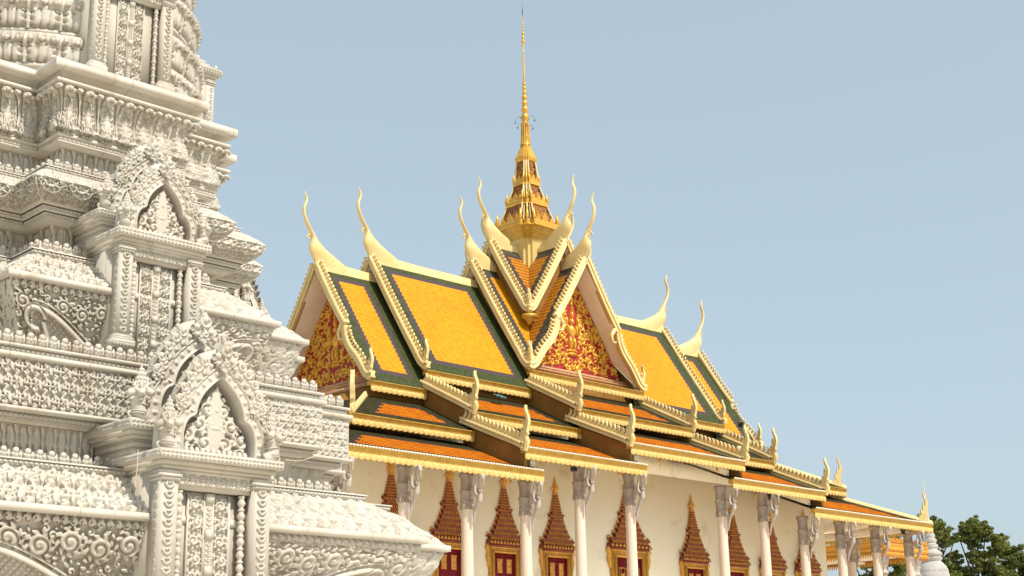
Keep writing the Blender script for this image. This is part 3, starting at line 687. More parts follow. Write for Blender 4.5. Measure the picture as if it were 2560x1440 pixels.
def naga(x, zb, d, k, sx, parent):
    mb = MB(); p = lambda a, b, c: np.array([x+sx*a*k, -(d+b*k), zb+c*k])
    tube(mb, [p(-.12, .02, .02), p(0, .04, .05), p(.10, .06, .16), p(.12, .06, .30), p(.10, .06, .46)], np.array([.13, .17, .16, .15, .16])*k, 12)
    for z_ in (.10, .145, .30): tube(mb, [p(.09+.175*math.cos(q), .05+.175*math.sin(q), z_+.02*math.cos(q)) for q in np.linspace(0, 6.28, 20)], .016*k, 6)
    for ang, fz in ((0., 0.), (1.15, -.03), (2.3, .02), (-.9, .03)):
        dx, dd = math.cos(ang), math.sin(ang); h = lambda r, z_: p(.08+dx*r, .06+dd*r, z_+fz)
        blob(mb, h(.07, .54), np.array([.12, .12, .14])*k, 10, 8)
        tube(mb, [h(.08, .58), h(.20, .55), h(.27, .52), h(.31, .55)], np.array([.11, .09, .075, .03])*k, 8)
        tube(mb, [h(.08, .46), h(.17, .43), h(.24, .41)], np.array([.08, .06, .03])*k, 8)
        tube(mb, [h(.10, .66), h(.16, .72), h(.13, .80)], np.array([.06, .045, .01])*k, 6)
        for e in (-1, 1):
            q = h(.16, .61); q = q+np.array([-dd*e*.075*k*sx, -dx*e*.075*k, 0]); blob(mb, q, np.array([.038]*3)*k, 8, 6)
    pr = [(.17, .55), (.18, .66), (.15, .70), (.155, .76), (.12, .80), (.125, .86), (.09, .90), (.095, .96), (.06, 1.0), (.05, 1.06), (.01, 1.2)]
    for j, (r, z_) in enumerate(pr[:-1]):
        for q in range(9):
            a = q*.698+j*.35; blob(mb, p(.06+r*.8*math.cos(a), .03+r*.55*math.sin(a), z_), np.array([.05, .05, .06])*k*(.6+r*2.2), 6, 5)
    tube(mb, [p(.06, .02, z_) for r, z_ in pr], np.array([r for r, z_ in pr])*k*.8, 10)
    for q in range(4): blob(mb, p(.24-.03*q, -.02, .08+.08*q), np.array([.07, .06, .08])*k, 8, 6)
    sp = [p(.27+.10*(1-t)*math.cos(2+t*9), .03, .10+.10*(1-t)*math.sin(2+t*9)) for t in np.linspace(0, .85, 18)]; tube(mb, sp, .028*k, 6)
    return mb.build('naga', MARBLE, parent, smooth=True)

def stack(mb, x0, x1, d, back, rows):      # stepped mouldings: rows of (z0, z1, grow)
    for z0, z1, g in rows: box(mb, x0-g, x1+g, -(d+g), -back, z0, z1)
def niche(k, W, d, zb, zt, zf, base=True, rear=True, ped=True, pil=(.61, .275), doord=.24):
    """k scale, W half width of the entablature, d front distance, zb/zt its underside and top, zf foot level"""
    ph = .10*k; mb = MB()
    xo, xi = W-.08*k, W-.27*k; back = d-1.25*k
    box(mb, -xo+.012, -xi-.006, -(d-.16*k), -back, zf, zb-ph); box(mb, xi+.006, xo-.012, -(d-.16*k), -back, zf, zb-ph)
    box(mb, -xi, xi, -(d-.34*k), -back, zf, zb)                                     # wall behind the door
    stack(mb, -W+.075*k, W-.075*k, d-.075*k, back, [(zb-.105*k, zb-.075*k, -.04*k), (zb-.075*k, zb-.04*k, -.015*k), (zb-.04*k, zb+.004, .025*k)])
    nb = mb.build('niche', MARBLE_PLAIN, stupa)
    mb = MB(); box(mb, -W, W, -d, -back, zb+.004, zt)
    relief_panel(mb, T_ros, -W+.012, W-.012, zb+.012, zt-.008, d+.001, .024, period=(zt-zb)/2)
    n0 = mb.n; mb2 = MB(); relief_panel(mb2, T_ros, -(d-.012), -(d-.85*k), zb+.012, zt-.008, 0, .024, period=(zt-zb)/2)
    for s in (-1, 1):
        V = np.concatenate(mb2.v); q = np.stack([s*(W+.001-V[:, 1]), V[:, 0], V[:, 2]], -1)
        mb.add(q, mb2.f[0] if s > 0 else mb2.f[0][:, ::-1])
    mb.build('entablature', MARBLE, nb)
    for s in (-1, 1):
        mb = MB(); x0, x1 = (xi, xo) if s > 0 else (-xo, -xi); f = d-.11*k; zc = zb-.10*k
        box(mb, x0, x1, -f, -(d-.3*k), zf, zc-.05*k)
        relief_panel(mb, T_che, x0+.035*k, x1-.035*k, zf+.2*k, zc-.07*k, f-.012, .036, vper=1.1*k)
        for zz0, g in ((zc-.09*k, .012), (zc-.055*k, .025), (zc-.02*k, .012)): box(mb, x0-g*k, x1+g*k, -(f+g*k), -(d-.3*k), zz0, zz0+.03*k)
        for j in range(8): blob(mb, (x0+(j+.5)*(x1-x0)/8, -(f+.022*k), zc-.075*k), (.011*k, .012*k, .012*k), 6, 5)
        # narrow carved strip on the flank
        m2 = MB(); relief_panel(m2, T_che, -(f-.02*k), -(f-.105*k), zf+.2*k, zc-.10*k, 0, .02, vper=1.1*k)
        V = np.concatenate(m2.v); q = np.stack([(x0+.006-(-V[:, 1])) if s < 0 else (x1-.006+(-V[:, 1])), V[:, 0], V[:, 2]], -1)
        mb.add(q, m2.f[0][:, ::-1] if s < 0 else m2.f[0])
        if base:
            for zz0, zz1, g in ((zf, zf+.10*k, .06), (zf+.10*k, zf+.13*k, .045), (zf+.13*k, zf+.17*k, .02)): box(mb, x0-g*k, x1+g*k, -(f+g*k), -(d-.3*k), zz0, zz1)
            relief_panel(mb, T_ros, x0-.05*k, x1+.05*k, zf+.02*k, zf+.085*k, f+.061*k, .012, period=.05*k)
        mb.build('pilaster', MARBLE, nb)
    mb = MB(); box(mb, -xi+.002, xi-.002, -(d-.17*k), -(d-.3*k), zb-.245*k, zb-.077*k)
    relief_panel(mb, crisp(scrollwave(.15, .1, .003)), -xi+.02, xi-.02, zb-.215*k, zb-.09*k, d-.169*k, .04, period=.11*k); mb.build('lintel', MARBLE, nb)
    zl = zb-.25*k
    mb = MB(); fx = d-doord*k
    box(mb, -xi+.003, xi-.003, -(fx-.03*k), -(d-.33*k), zf, zl)
    for s in (-1, 1):
        p0, p1 = sorted((s*.062*k, s*.225*k)); relief_panel(mb, T_door, p0, p1, zf+.02, zl-.035*k, fx-.028*k, .05, vper=1.0*k)
        for q0 in (.047, .228): box(mb, s*q0*k-.008*k, s*q0*k+.008*k, -(fx+.008), -(fx-.035*k), zf, zl-.02*k)
    box(mb, -.038*k, .038*k, -(fx+.012), -(fx-.04*k), zf, zl-.004)
    relief_panel(mb, T_che, -.03*k, .03*k, zf, zl-.02*k, fx+.013, .016, vper=.55*k)
    for q in range(5): box(mb, -.043*k, .043*k, -(fx+.035), -(fx), zl-(.10+.34*q)*k, zl-(.01+.34*q)*k)
    mb.build('false_door', MARBLE, nb)
    for s in (-1, 1):
        mb = MB(); z = zl; pr = []
        while z > zf:
            for dz, r in ((0, .022), (.012, .036), (.02, .036), (.03, .022), (.042, .028), (.075, .043), (.10, .030), (.112, .022)): pr.append((r*k, z-dz*k))
            z -= .124*k
        lathe(mb, pr[::-1], (s*(xi-.075*k), -(d-.21*k)), 14); mb.build('colonnette', MARBLE, nb, smooth=True)
    if ped:
        pediment(k*.98, zt, d-.10*k, nb)
        for s in (-1, 1): naga(s*(W-.145*k), zt, d-.09*k, .43*k, s, nb)
    if not ped:
        mb = MB(); stack(mb, -W+.06, W-.06, d-.06, back, [(zt+.001, zt+.05, -.01), (zt+.05, zt+.10, -.06), (zt+.10, zt+.16, -.10), (zt+.16, zt+.24, -.16), (zt+.24, zt+.30, -.21)])
        for j in range(9): blob(mb, (-W+.1+j*(2*W-.2)/8, -(d-.05), zt+.06), (.035, .03, .045), 8, 6)
        mb.build('stepped_roof', MARBLE, nb)
    if rear:
        d2, W2, zt2 = d-.42*k, W+.085*k, zt+.335*k; zb2 = zt2-.095*k
        mb = MB(); stack(mb, -W2+.10*k, W2-.10*k, d2-.12*k, back, [(zt+.004, zb2-.15*k, -.03*k), (zb2-.15*k, zb2-.11*k, .0), (zb2-.11*k, zb2-.075*k, -.02*k), (zb2-.075*k, zb2-.04*k, .03*k), (zb2-.04*k, zb2, .07*k)])
        box(mb, -W2, W2, -d2, -back, zb2, zt2)
        relief_panel(mb, T_ros, -W2+.012, W2-.012, zb2+.008, zt2-.008, d2+.001, .024, period=(zt2-zb2)/2)
        m2 = MB(); relief_panel(m2, T_ros, -(d2-.012), -(d2-.5*k), zb2+.008, zt2-.008, 0, .024, period=(zt2-zb2)/2); V = np.concatenate(m2.v)
        mb.add(np.stack([-(W2+.001-V[:, 1]), V[:, 0], V[:, 2]], -1), m2.f[0][:, ::-1])
        mb.build('rear_entablature', MARBLE, nb)
        pediment(k*1.02, zt2, d2-.08*k, nb, tymp=False)
        for s in (-1, 1): naga(s*(W2-.15*k), zt2, d2-.07*k, .45*k, s, nb)
    for a in (math.pi/2, math.pi, -math.pi/2): part_copy(nb, stupa, a)
    return nb
niche(1.0, .69, 4.26, 3.93, 4.02, 2.60)
niche(.80, .55, 3.03, 6.42, 6.51, 5.25)
niche(.72, .56, 2.17, 9.80, 9.88, 8.575, rear=False, ped=False)

# ================================================================== TEMPLE
CX, CY = 55.2, 55.23
temple = tag(empty('temple', (CX, CY, 0)), 'long cream temple with yellow tiled gable roofs, golden eaves and a central gilded spire', 'temple')
# everything below is in coordinates relative to the temple centre
def P3(o): o.parent = temple; return o
YM, YLO, YW = -7.46, -10.65, -6.38          # eave lines of middle and low roofs, wall face
HE = 4.25                                    # half depth of the steep roofs

def slope(mb, A, B, Cc, D, lift=(0, 0, 0), side=0., top=0.):
    """tiled quad: A,B along the ridge (top), D,C along the eave; carries tile and edge attributes"""
    A, B, Cc, D = [np.array(p, float)+np.array(lift) for p in (A, B, Cc, D)]
    ux = (B-A) if np.linalg.norm(B-A) > np.linalg.norm(Cc-D) else (Cc-D); ux /= np.linalg.norm(ux)
    nrm = np.cross(ux, (D+Cc)/2-(A+B)/2); nrm /= np.linalg.norm(nrm); vx = np.cross(nrm, ux)
    if vx @ ((D+Cc)/2-(A+B)/2) < 0: vx = -vx
    V = np.array([A, B, Cc, D]); u = V @ ux; v = V @ vx; u0 = u.min(); v0 = v.min(); u = u-u0; v = v-v0; H = v.max()
    def dist(p, q, inside):
        d = np.array([q[0]-p[0], q[1]-p[1]]); d /= np.linalg.norm(d); n = np.array([-d[1], d[0]])
        if n @ (np.array(inside)-np.array(p)) < 0: n = -n
        return lambda a, b: n[0]*(a-p[0])+n[1]*(b-p[1])
    cen = (u.mean(), v.mean())
    tri = np.linalg.norm(Cc-D) < 1e-6
    fl = dist((u[0], v[0]), (u[3], v[3]), cen); fr = (lambda a, b: 9.) if tri else dist((u[1], v[1]), (u[2], v[2]), cen)
    tile = np.stack([u, v, H-v], -1); edge = np.stack([[fl(a, b)-side for a, b in zip(u, v)], [fr(a, b)-side for a, b in zip(u, v)], v-top], -1)
    up = nrm[2] > 0
    F = np.array([[0, 1, 2]]) if tri else np.array([[0, 1, 2, 3]]); f = np.cross(V[1]-V[0], V[2]-V[1])
    if f[2] < 0: F = F[:, ::-1]
    mb.add(V, F, tile=tile, edge=edge)

# ---- kits
HOOK = [(-.11, 0), (.11, 0), (.10, .10), (.13, .20), (.12, .31), (.06, .40), (-.03, .45), (-.13, .46), (-.06, .40), (-.02, .31), (-.03, .20), (-.09, .10)]
FLAME = [(0, 0), (.055, .09), (.085, .18), (.045, .27), (.035, .33), (.085, .345), (.05, .40), (.085, .50), (.115, .62), (.095, .74), (.04, .86), (.015, .94), (.02, 1.0),
         (-.015, .96), (-.015, .87), (.02, .76), (.035, .66), (.01, .57), (-.02, .60), (-.035, .70), (-.06, .58), (-.05, .47), (-.085, .43), (-.11, .51), (-.13, .39), (-.10, .30), (-.16, .33), (-.20, .21), (-.17, .10), (-.14, 0)]
def flame(mb, s, ax, org, out, zc, t=.12):
    """flame-shaped naga finial; ax 0: lies in the plane x = const, pointing outwards along y by sign out"""
    o = np.array(FLAME)*s
    for k, sc in ((t, 1.), (t*1.5, .0)):
        if sc == 0:      # raised spine
            pts = smooth_path(np.array([(-.05, 0), (.0, .1), (.03, .2), (-.02, .32), (.01, .45), (.06, .6), (.04, .78), (.012, .95)])*s, 16)
            rad = np.interp(np.linspace(0, 1, 16), [0, .3, .8, 1], [.07, .055, .03, .008])*s
            q = [(org, out[1]+out[0]*a, zc+b) if ax == 0 else (out[1]+out[0]*a, org, zc+b) for a, b in pts]
            tube(mb, q, rad, 6, flat=1.0)
        else:
            f = (lambda a, b, d: (org+d, out[1]+out[0]*a, zc+b)) if ax == 0 else (lambda a, b, d: (out[1]+out[0]*a, org+d, zc+b))
            extrude(mb, o, f, k)
def barge(mb, pts, ax, plane, w=.34, t=.20, hook=.30, hs=.75, hs_sign=1, n=60):
    """bargeboard along 2D path pts [(horizontal, z)] in the plane ax = plane; pts run from the top down; flame hooks on its upper edge"""
    p = smooth_path(pts, n); tt = np.gradient(p, axis=0); tt /= np.linalg.norm(tt, axis=1)[:, None]
    nn = np.stack([-tt[:, 1], tt[:, 0]], 1)
    nn = nn*np.where(nn[n//3, 1] > 0, 1, -1)
    f = (lambda a, b, d: (plane+d, a, b)) if ax == 0 else (lambda a, b, d: (a, plane+d, b))
    for lo, hi, th in ((0, w*.62, t), (w*.58, w, t*1.5), (-w*.12, w*.1, t*1.25)):
        Q = np.stack([np.array([f(*(p[i]+nn[i]*o), d) for i in range(n)]) for o, d in ((lo, -th/2), (hi, -th/2), (hi, th/2), (lo, th/2), (lo, -th/2))], 1)
        grid(mb, Q)
        for i in (0, -1): mb.add(Q[i, :4], np.array([[0, 1, 2, 3]]) if i else np.array([[3, 2, 1, 0]]))
    L = np.concatenate([[0], np.cumsum(np.linalg.norm(np.diff(p, axis=0), axis=1))]); k = int(L[-1]/hook)
    for j in range(k):
        s_ = (j+.6)*hook
        if s_ > L[-1]-.45*hs: break
        c = np.array([np.interp(s_, L, p[:, q]) for q in (0, 1)]); i = int(np.clip(np.searchsorted(L, s_), 1, n-1)); n_ = nn[i]; t_ = tt[i]
        # hooks curl up-slope
        o = [c+n_*(w*.95+b*hs)+t_*a*hs for a, b in HOOK]; extrude(mb, o, f, t*.55)
def fascia(mb, A, B, zt, h1=.17, h2=.30, out=.0, ends=True):
    """golden eave board from A to B (xy), top at zt: plain mouldings"""
    A, B = np.array(A, float), np.array(B, float); d = B-A; L = np.linalg.norm(d); d /= L; nn = np.array([d[1], -d[0]])
    prof = [(-.25, 0), (.10, 0), (.10, -.035), (.04, -.05), (.06, -.10), (.015, -.13), (.0, -h1), (.03, -h1-.005), (.03, -h1-.03), (-.02, -h1-.035), (-.25, -h1-.035)]
    Q = np.array([[[*(e+nn*a), zt+b] for a, b in prof] for e in (A, B)]); grid(mb, Q, flip=True)
    for i in (0, 1): mb.add(Q[i], np.arange(len(prof))[None] if i else np.arange(len(prof))[None][:, ::-1])
T_pal = palmette(.30, .34)
def valance(mb, A, B, zt, h=.30, dens=.026):
    A, B = np.array(A, float), np.array(B, float); d = B-A; L = np.linalg.norm(d); d /= L; nn = np.array([d[1], -d[0]])
    nu, nv = max(4, int(L/dens)), 13; u = np.linspace(0, L, nu)[:, None]; v = np.linspace(0, 1, nv)[None]
    nrep = max(1, round(L/.30)); ph = (u/L*nrep) % 1
    low = h*(1-.28*(2*abs(ph-.5))**2.5)                       # scalloped lower edge
    hh = sample(T_pal, u/L*nrep+0*v, 1-v+0*u)*.06
    P = np.stack([A[0]+d[0]*u+nn[0]*(.0+hh+.03*v), A[1]+d[1]*u+nn[1]*(hh+.03*v), zt-low*v], -1); grid(mb, P, flip=True)
    Q = P.copy(); Q[..., 0] -= nn[0]*(hh+.05); Q[..., 1] -= nn[1]*(hh+.05); grid(mb, Q)
def eave(parent, segs, zt, dent=False):
    f = None
    for A, B in segs[::-1]:
        m1, m2 = MB(), MB(); fascia(m1, A, B, zt); valance(m2, A, B, zt-.19)
        f = m1.build('fascia', DEEPGOLD, parent); m2.build('valance', PALEGOLD, parent)
    if dent:     # row of pale tile ends
        for A, B in segs:
            m3 = MB(); A, B = np.array(A, float), np.array(B, float); L = np.linalg.norm(B-A); d = (B-A)/L; nn = np.array([d[1], -d[0]]); k = int(L/.16)
            for j in range(k):
                c = A+d*(j+.5)*.16+nn*.13; s = np.array([abs(d[0])*.055+abs(nn[0])*.03, abs(d[1])*.055+abs(nn[1])*.03]); box(m3, c[0]-s[0], c[0]+s[0], c[1]-s[1], c[1]+s[1], zt+.005, zt+.07)
            m3.build('tile_ends', SOFFIT, parent)
    return f
def chofa(mb, ax, org, base, out, z0, s=1.):
    """tall horn finial and swelling ridge end; lies in the plane containing the ridge; out = outward sign along the ridge"""
    zs = np.array([-.35, -.1, .2, .45, .64, .85, 1.05, 1.25, 1.45, 1.6, 1.84, 2.1, 2.37, 2.6, 2.74, 2.95, 3.12, 3.3, 3.42, 3.5])
    l = np.array([-.02, .08, .22, .36, .42, .40, .33, .28, .37, .46, .62, .75, .84, .85, .82, .72, .66, .72, .78, .76])
    r = np.array([-2.3, -2.2, -1.7, -1.15, -.72, -.38, -.12, .06, .20, .31, .48, .62, .71, .72, .68, .585, .54, .63, .72, .74])
    th = np.array([.13, .15, .18, .21, .22, .20, .17, .13, .12, .11, .10, .09, .08, .075, .07, .065, .06, .045, .035, .01])*1.25
    zi = np.linspace(zs[0], zs[-1], 70); l, r, th = [np.interp(zi, zs, a) for a in (l, r, th)]
    k = np.ones(5)/5
    for a in (l, r, th): a[2:-2] = np.convolve(a, k, 'valid')
    n = 14; q = np.linspace(0, 2*math.pi, n, endpoint=False)
    a = ((l+r)/2)[None]+((l-r)/2)[None]*np.cos(q)[:, None]; b = th[None]*np.sin(q)[:, None]
    h = base+out*a*s; o = org+b*s; z = z0+zi[None]*s+0*a
    P = np.stack([h, o, z], -1) if ax == 0 else np.stack([o, h, z], -1)
    grid(mb, P, wrap=True)
    for c, rr_ in (((.36, 1.34), .075), ((.44, 1.24), .06), ((.40, 1.16), .045)):
        p = (base+out*(c[0]+.1)*s, org, z0+c[1]*s); blob(mb, p if ax == 0 else (p[1], p[0], p[2]), (rr_*s,)*3, 8, 6)
def ridge(mb, ax, a0, a1, org, z, flare=None):
    """ridge beam from a0 to a1 along axis ax, rising towards flared ends"""
    n = 24; s = np.linspace(a0, a1, n); top = np.full(n, .24)
    for e in (flare or []): top = top+.42*np.exp(-abs(s-e)/.9)
    w_ = .16
    Q = np.stack([np.stack([s, np.full(n, org+o), z+hh], -1) for o, hh in ((-w_, np.full(n, -.22)), (-w_*.8, top-.05), (0, top), (w_*.8, top-.05), (w_, np.full(n, -.22)))], 1)
    if ax == 1: Q = Q[..., [1, 0, 2]]
    grid(mb, Q)

def steep_roof(name, x0, x1, half, ze, zr, ax=0, open0=True, open1=True, tile=TILE, fl=None, th=.16, cross=False):
    """gable roof with its ridge along axis ax; both slopes, soffits, ridge, eaves"""
    sw = (lambda p: p) if ax == 0 else (lambda p: (p[1], p[0], p[2]))
    ro = None
    for s in (-1, 1):
        mb = MB()
        if cross:      # two triangles meeting the other gable in a valley
            for xe in (x0, x1): slope(mb, sw((xe, 0, zr)), sw((0, 0, zr)), sw((xe, s*half, ze)), sw((xe, s*half, ze)), side=.1)
        else: slope(mb, sw((x0, 0, zr)), sw((x1, 0, zr)), sw((x1, s*half, ze)), sw((x0, s*half, ze)), side=.2)
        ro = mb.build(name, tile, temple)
    mb = MB()
    for s in (-1, 1):
        for xe in ((x0, x1) if cross else (None,)):
            q = [(x0, 0, zr-th*1.6), (x1, 0, zr-th*1.6), (x1, s*(half-.03), ze-th*.8), (x0, s*(half-.03), ze-th*.8)] if xe is None else [(xe, 0, zr-th*1.6), (0, 0, zr-th*1.6), (xe, s*(half-.03), ze-th*.8)]
            mb.add(np.array([sw(p) for p in q]), np.arange(len(q))[None])
    mb.build('soffit', SOFFIT, ro)
    mb = MB(); ridge(mb, ax, x0, x1, 0, zr, fl); mb.build('ridge', CREAMGOLD, ro)
    return ro
def verge(parent, ax, plane, half, ze, zr, out, lean=.26, nook=False, sides=(-1, 1), fin=1.45, clip=1.):
    """a pair of bargeboards with their foot finials and the horn at the apex"""
    for s in sides:
        mb = MB()
        a0 = np.array([0, zr+.02]); a1 = np.array([s*half, ze]); d = a1-a0; L = np.linalg.norm(d)
        n = np.array([d[1], -d[0]])/L; n = n*np.sign(n[1]) if n[1] else n
        off = lambda t, o: a0+d*t+n*o
        if nook:
            barge(mb, [off(0, -.06), off(.2, -.10), off(.4, -.11), off(.545, -.06)], ax, plane, w=.30, hs=.54, hook=.25)
            barge(mb, [off(.545, -.16), off(.62, -.36), off(.70, -.40), off(.80, -.26), off(.88, -.22), off(.94, -.20), off(.985, -.02), off(1.0, .22)], ax, plane, w=.30, hs=.54, hook=.25)
            hk = [off(.60, -.40), off(.585, -.62), off(.545, -.55), off(.53, -.34), off(.52, -.1)]
            f = (lambda a, b: (plane, a, b)) if ax == 0 else (lambda a, b: (a, plane, b))
            tube(mb, [f(*q) for q in smooth_path(hk, 20)], np.linspace(.05, .15, 20), 8)
        else:
            barge(mb, [off(0, -.08), off(.3, -.16), off(.6, -.19), off(.8, -.19), off(.92, -.18), off(.975, -.06), off(1.0, .18)], ax, plane, w=.28, hs=.54, hook=.25)
        flame(mb, fin, ax, plane, (s, s*(half-.02)), ze+.02, t=.14)
        mb.build('bargeboard', CREAMGOLD, parent)
    mb = MB(); chofa(mb, 0 if ax == 0 else 1, 0, plane, out, zr+.12); mb.build('ridge_horn', CREAMGOLD, parent)

def gable_wall(parent, ax, plane, half, ze, zr, material, name='gable_wall', k=.97):
    f = (lambda a, z: (plane, a, z)) if ax == 0 else (lambda a, z: (a, plane, z))
    mb = MB(); mb.add(np.array([f(-half*k, ze-.35), f(half*k, ze-.35), f(half*k, ze-.1), f(0, zr-.25), f(-half*k, ze-.1)]), np.arange(5)[None]); return mb.build(name, material, parent)

def pediment_relief(parent, ax, plane, half, zb, zt, sgn, seed, inset=.42):
    """carved gilded foliage with a standing figure on a red ground"""
    f = (lambda a, z, d: (plane+sgn*d, a, z)) if ax == 0 else (lambda a, z, d: (a, plane+sgn*d, z))
    hw = lambda z: np.clip((zt-z)/(zt-zb), 0, 1)*half
    mb = MB(); extrude(mb, [(-half, zb), (half, zb), (0, zt)], lambda a, b, d: f(a, b, d-.1), .2); red = mb.build('pediment', REDBG, parent)
    W_, H_ = half*2, zt-zb; T = crisp(foliage(W_, H_, seed, .02, .26)); X, Y = tilegrid(W_, H_, .02)
    c = W_/2; clear = (abs(X-c) < .42) & (Y < H_*.66) & (Y > .4); T = np.where(clear, 0, T)
    g = lambda cx, cy, rx, ry, hgt=1.2: hgt*np.sqrt(np.clip(1-((X-c-cx)/rx)**2-((Y-cy)/ry)**2, 0, 1))
    fig = np.maximum.reduce([g(0, 2.75, .17, .22), g(0, 3.1, .12, .28), g(0, 3.4, .05, .3), g(0, 2.2, .27, .42), g(-.14, 1.55, .13, .42), g(.14, 1.55, .13, .42),
        g(-.33, 2.3, .09, .32), g(.33, 2.3, .09, .32), g(-.42, 2.75, .08, .3), g(.42, 2.75, .08, .3), g(0, 1.15, .48, .10), g(0, .98, .40, .12),
        .9*spiral(X, Y, c-.26, .55, .28, 1, 0, 1.2), .9*spiral(X, Y, c+.26, .55, .28, -1, 0, 1.2)])
    for s in (-1, 1): fig = np.maximum(fig, leaf(X, Y, c+s*.5, 1.2, math.pi/2-s*.1, 1.9, .10))
    T = np.maximum(T, fig)
    nu, nv = int(W_/.02), int(H_/.02); A, Z = np.meshgrid(np.linspace(-half, half, nu), np.linspace(zb, zt, nv), indexing='ij')
    h = sample(T, (A+half)/W_*.9999, (Z-zb)/H_); d = h*.24-.125
    P = np.stack(np.broadcast_arrays(*f(A, Z, d)), -1); mb = MB(); grid(mb, P, mask=(abs(A) < hw(Z)-.02)); mb.build('gilded_relief', GILT, parent)
    return red

# ---- the steep roofs: (x0, x1, eave z, ridge z)
S3x, S2x, S1x = 4.28, 11.12, 14.42
r3 = steep_roof('gable_roof', -S3x, S3x, HE, 18.1, 24.65, fl=[-S3x, S3x], cross=True)
r4 = steep_roof('gable_roof', -S3x, S3x, HE, 18.1, 24.65, ax=1, tile=TILE3, fl=[-S3x, S3x], cross=True)
ru = steep_roof('crossing_roof', -2.9, 2.9, 2.9, 21.6, 26.05, tile=TILE3, fl=[-2.9, 2.9], cross=True)
rv = steep_roof('crossing_roof', -2.9, 2.9, 2.9, 21.6, 26.05, ax=1, tile=TILE3, fl=[-2.9, 2.9], cross=True)
for s in (-1, 1):
    a, b = sorted((s*S2x, s*(S3x-.3))); r2 = steep_roof('gable_roof', a, b, HE, 17.1, 23.5, fl=[s*S2x])
    a, b = sorted((s*S1x, s*(S2x-.3))); r1 = steep_roof('gable_roof', a, b, HE, 16.15, 22.5, fl=[s*S1x])
    verge(r3, 0, s*S3x, HE, 18.1, 24.65, s); verge(r4, 1, s*S3x, HE, 18.1, 24.65, s, nook=True)
    verge(ru, 0, s*2.9, 2.9, 21.6, 26.05, s, fin=1.25); verge(rv, 1, s*2.9, 2.9, 21.6, 26.05, s, fin=1.25)
    verge(r2, 0, s*S2x, HE, 17.1, 23.5, s); verge(r1, 0, s*S1x, HE, 16.15, 22.5, s, nook=True)
    gable_wall(r3, 0, s*(S3x-.35), HE, 18.1, 24.65, BROWN); gable_wall(r2, 0, s*(S2x-.35), HE, 17.1, 23.5, BROWN)
    gable_wall(ru, 0, s*(2.9-.3), 2.9, 21.6, 26.05, BROWN); gable_wall(rv, 1, s*(2.9-.3), 2.9, 21.6, 26.05, BROWN)
    # pediments set back under the deep verges
    pediment_relief(r1, 0, s*(S1x-1.25), HE*.90, 16.75, 22.2, s, 31); pediment_relief(r4, 1, s*(S3x-1.15), HE*.90, 18.75, 24.3, s, 32)
    for par, ax, pl_, z0 in ((r1, 0, s*(S1x-1.2), 16.15), (r4, 1, s*(S3x-1.1), 18.1)):
        mb = MB()
        for za, zb_, o in ((.02, .16, .62), (.16, .30, .40), (.30, .36, .50), (.36, .46, .30), (.46, .52, .38), (.52, .62, .22)):
            q = (min(pl_-s*.2, pl_+s*o), max(pl_-s*.2, pl_+s*o)); L_ = HE-.25-o*.1-za*.6
            if ax == 0: box(mb, q[0], q[1], -L_, L_, z0+za, z0+zb_)
            else: box(mb, -L_, L_, q[0], q[1], z0+za, z0+zb_)
        bm_ = mb.build('pediment_base', PINKST, par); mb = MB()
        for j in range(46):
            c = -HE+.6+j*(2*HE-1.2)/45; q = (min(pl_+s*.3, pl_+s*.36), max(pl_+s*.3, pl_+s*.36))
            if ax == 0: box(mb, q[0], q[1], c-.05, c+.05, z0+.365, z0+.455)
            else: box(mb, c-.05, c+.05, q[0], q[1], z0+.365, z0+.455)
        mb.build('dentils', GILT, par)
    # corner brackets where the crossing roofs meet
    for t in (-1, 1):
        mb = MB(); c = (s*2.75, t*2.75)
        lathe(mb, [(.02, 20.95), (.10, 21.0), (.16, 21.1), (.24, 21.2), (.28, 21.26), (.40, 21.33), (.42, 21.43), (.38, 21.5), (.02, 21.5)], c, 16); mb.build('corner_bracket', GOLD, ru)
ext = .0
for s in (-1, 1):
    e = HE
    eave(r2, [((min(s*S2x, s*S3x), -e), (max(s*S2x, s*S3x), -e)), ((max(s*S2x, s*S3x), e), (min(s*S2x, s*S3x), e))], 17.08)
    eave(r1, [((min(s*S1x, s*S2x), -e), (max(s*S1x, s*S2x), -e)), ((max(s*S1x, s*S2x), e), (min(s*S1x, s*S2x), e))], 16.13)
eave(r3, [((-S3x, -HE), (S3x, -HE)), ((S3x, HE), (-S3x, HE))], 18.08)

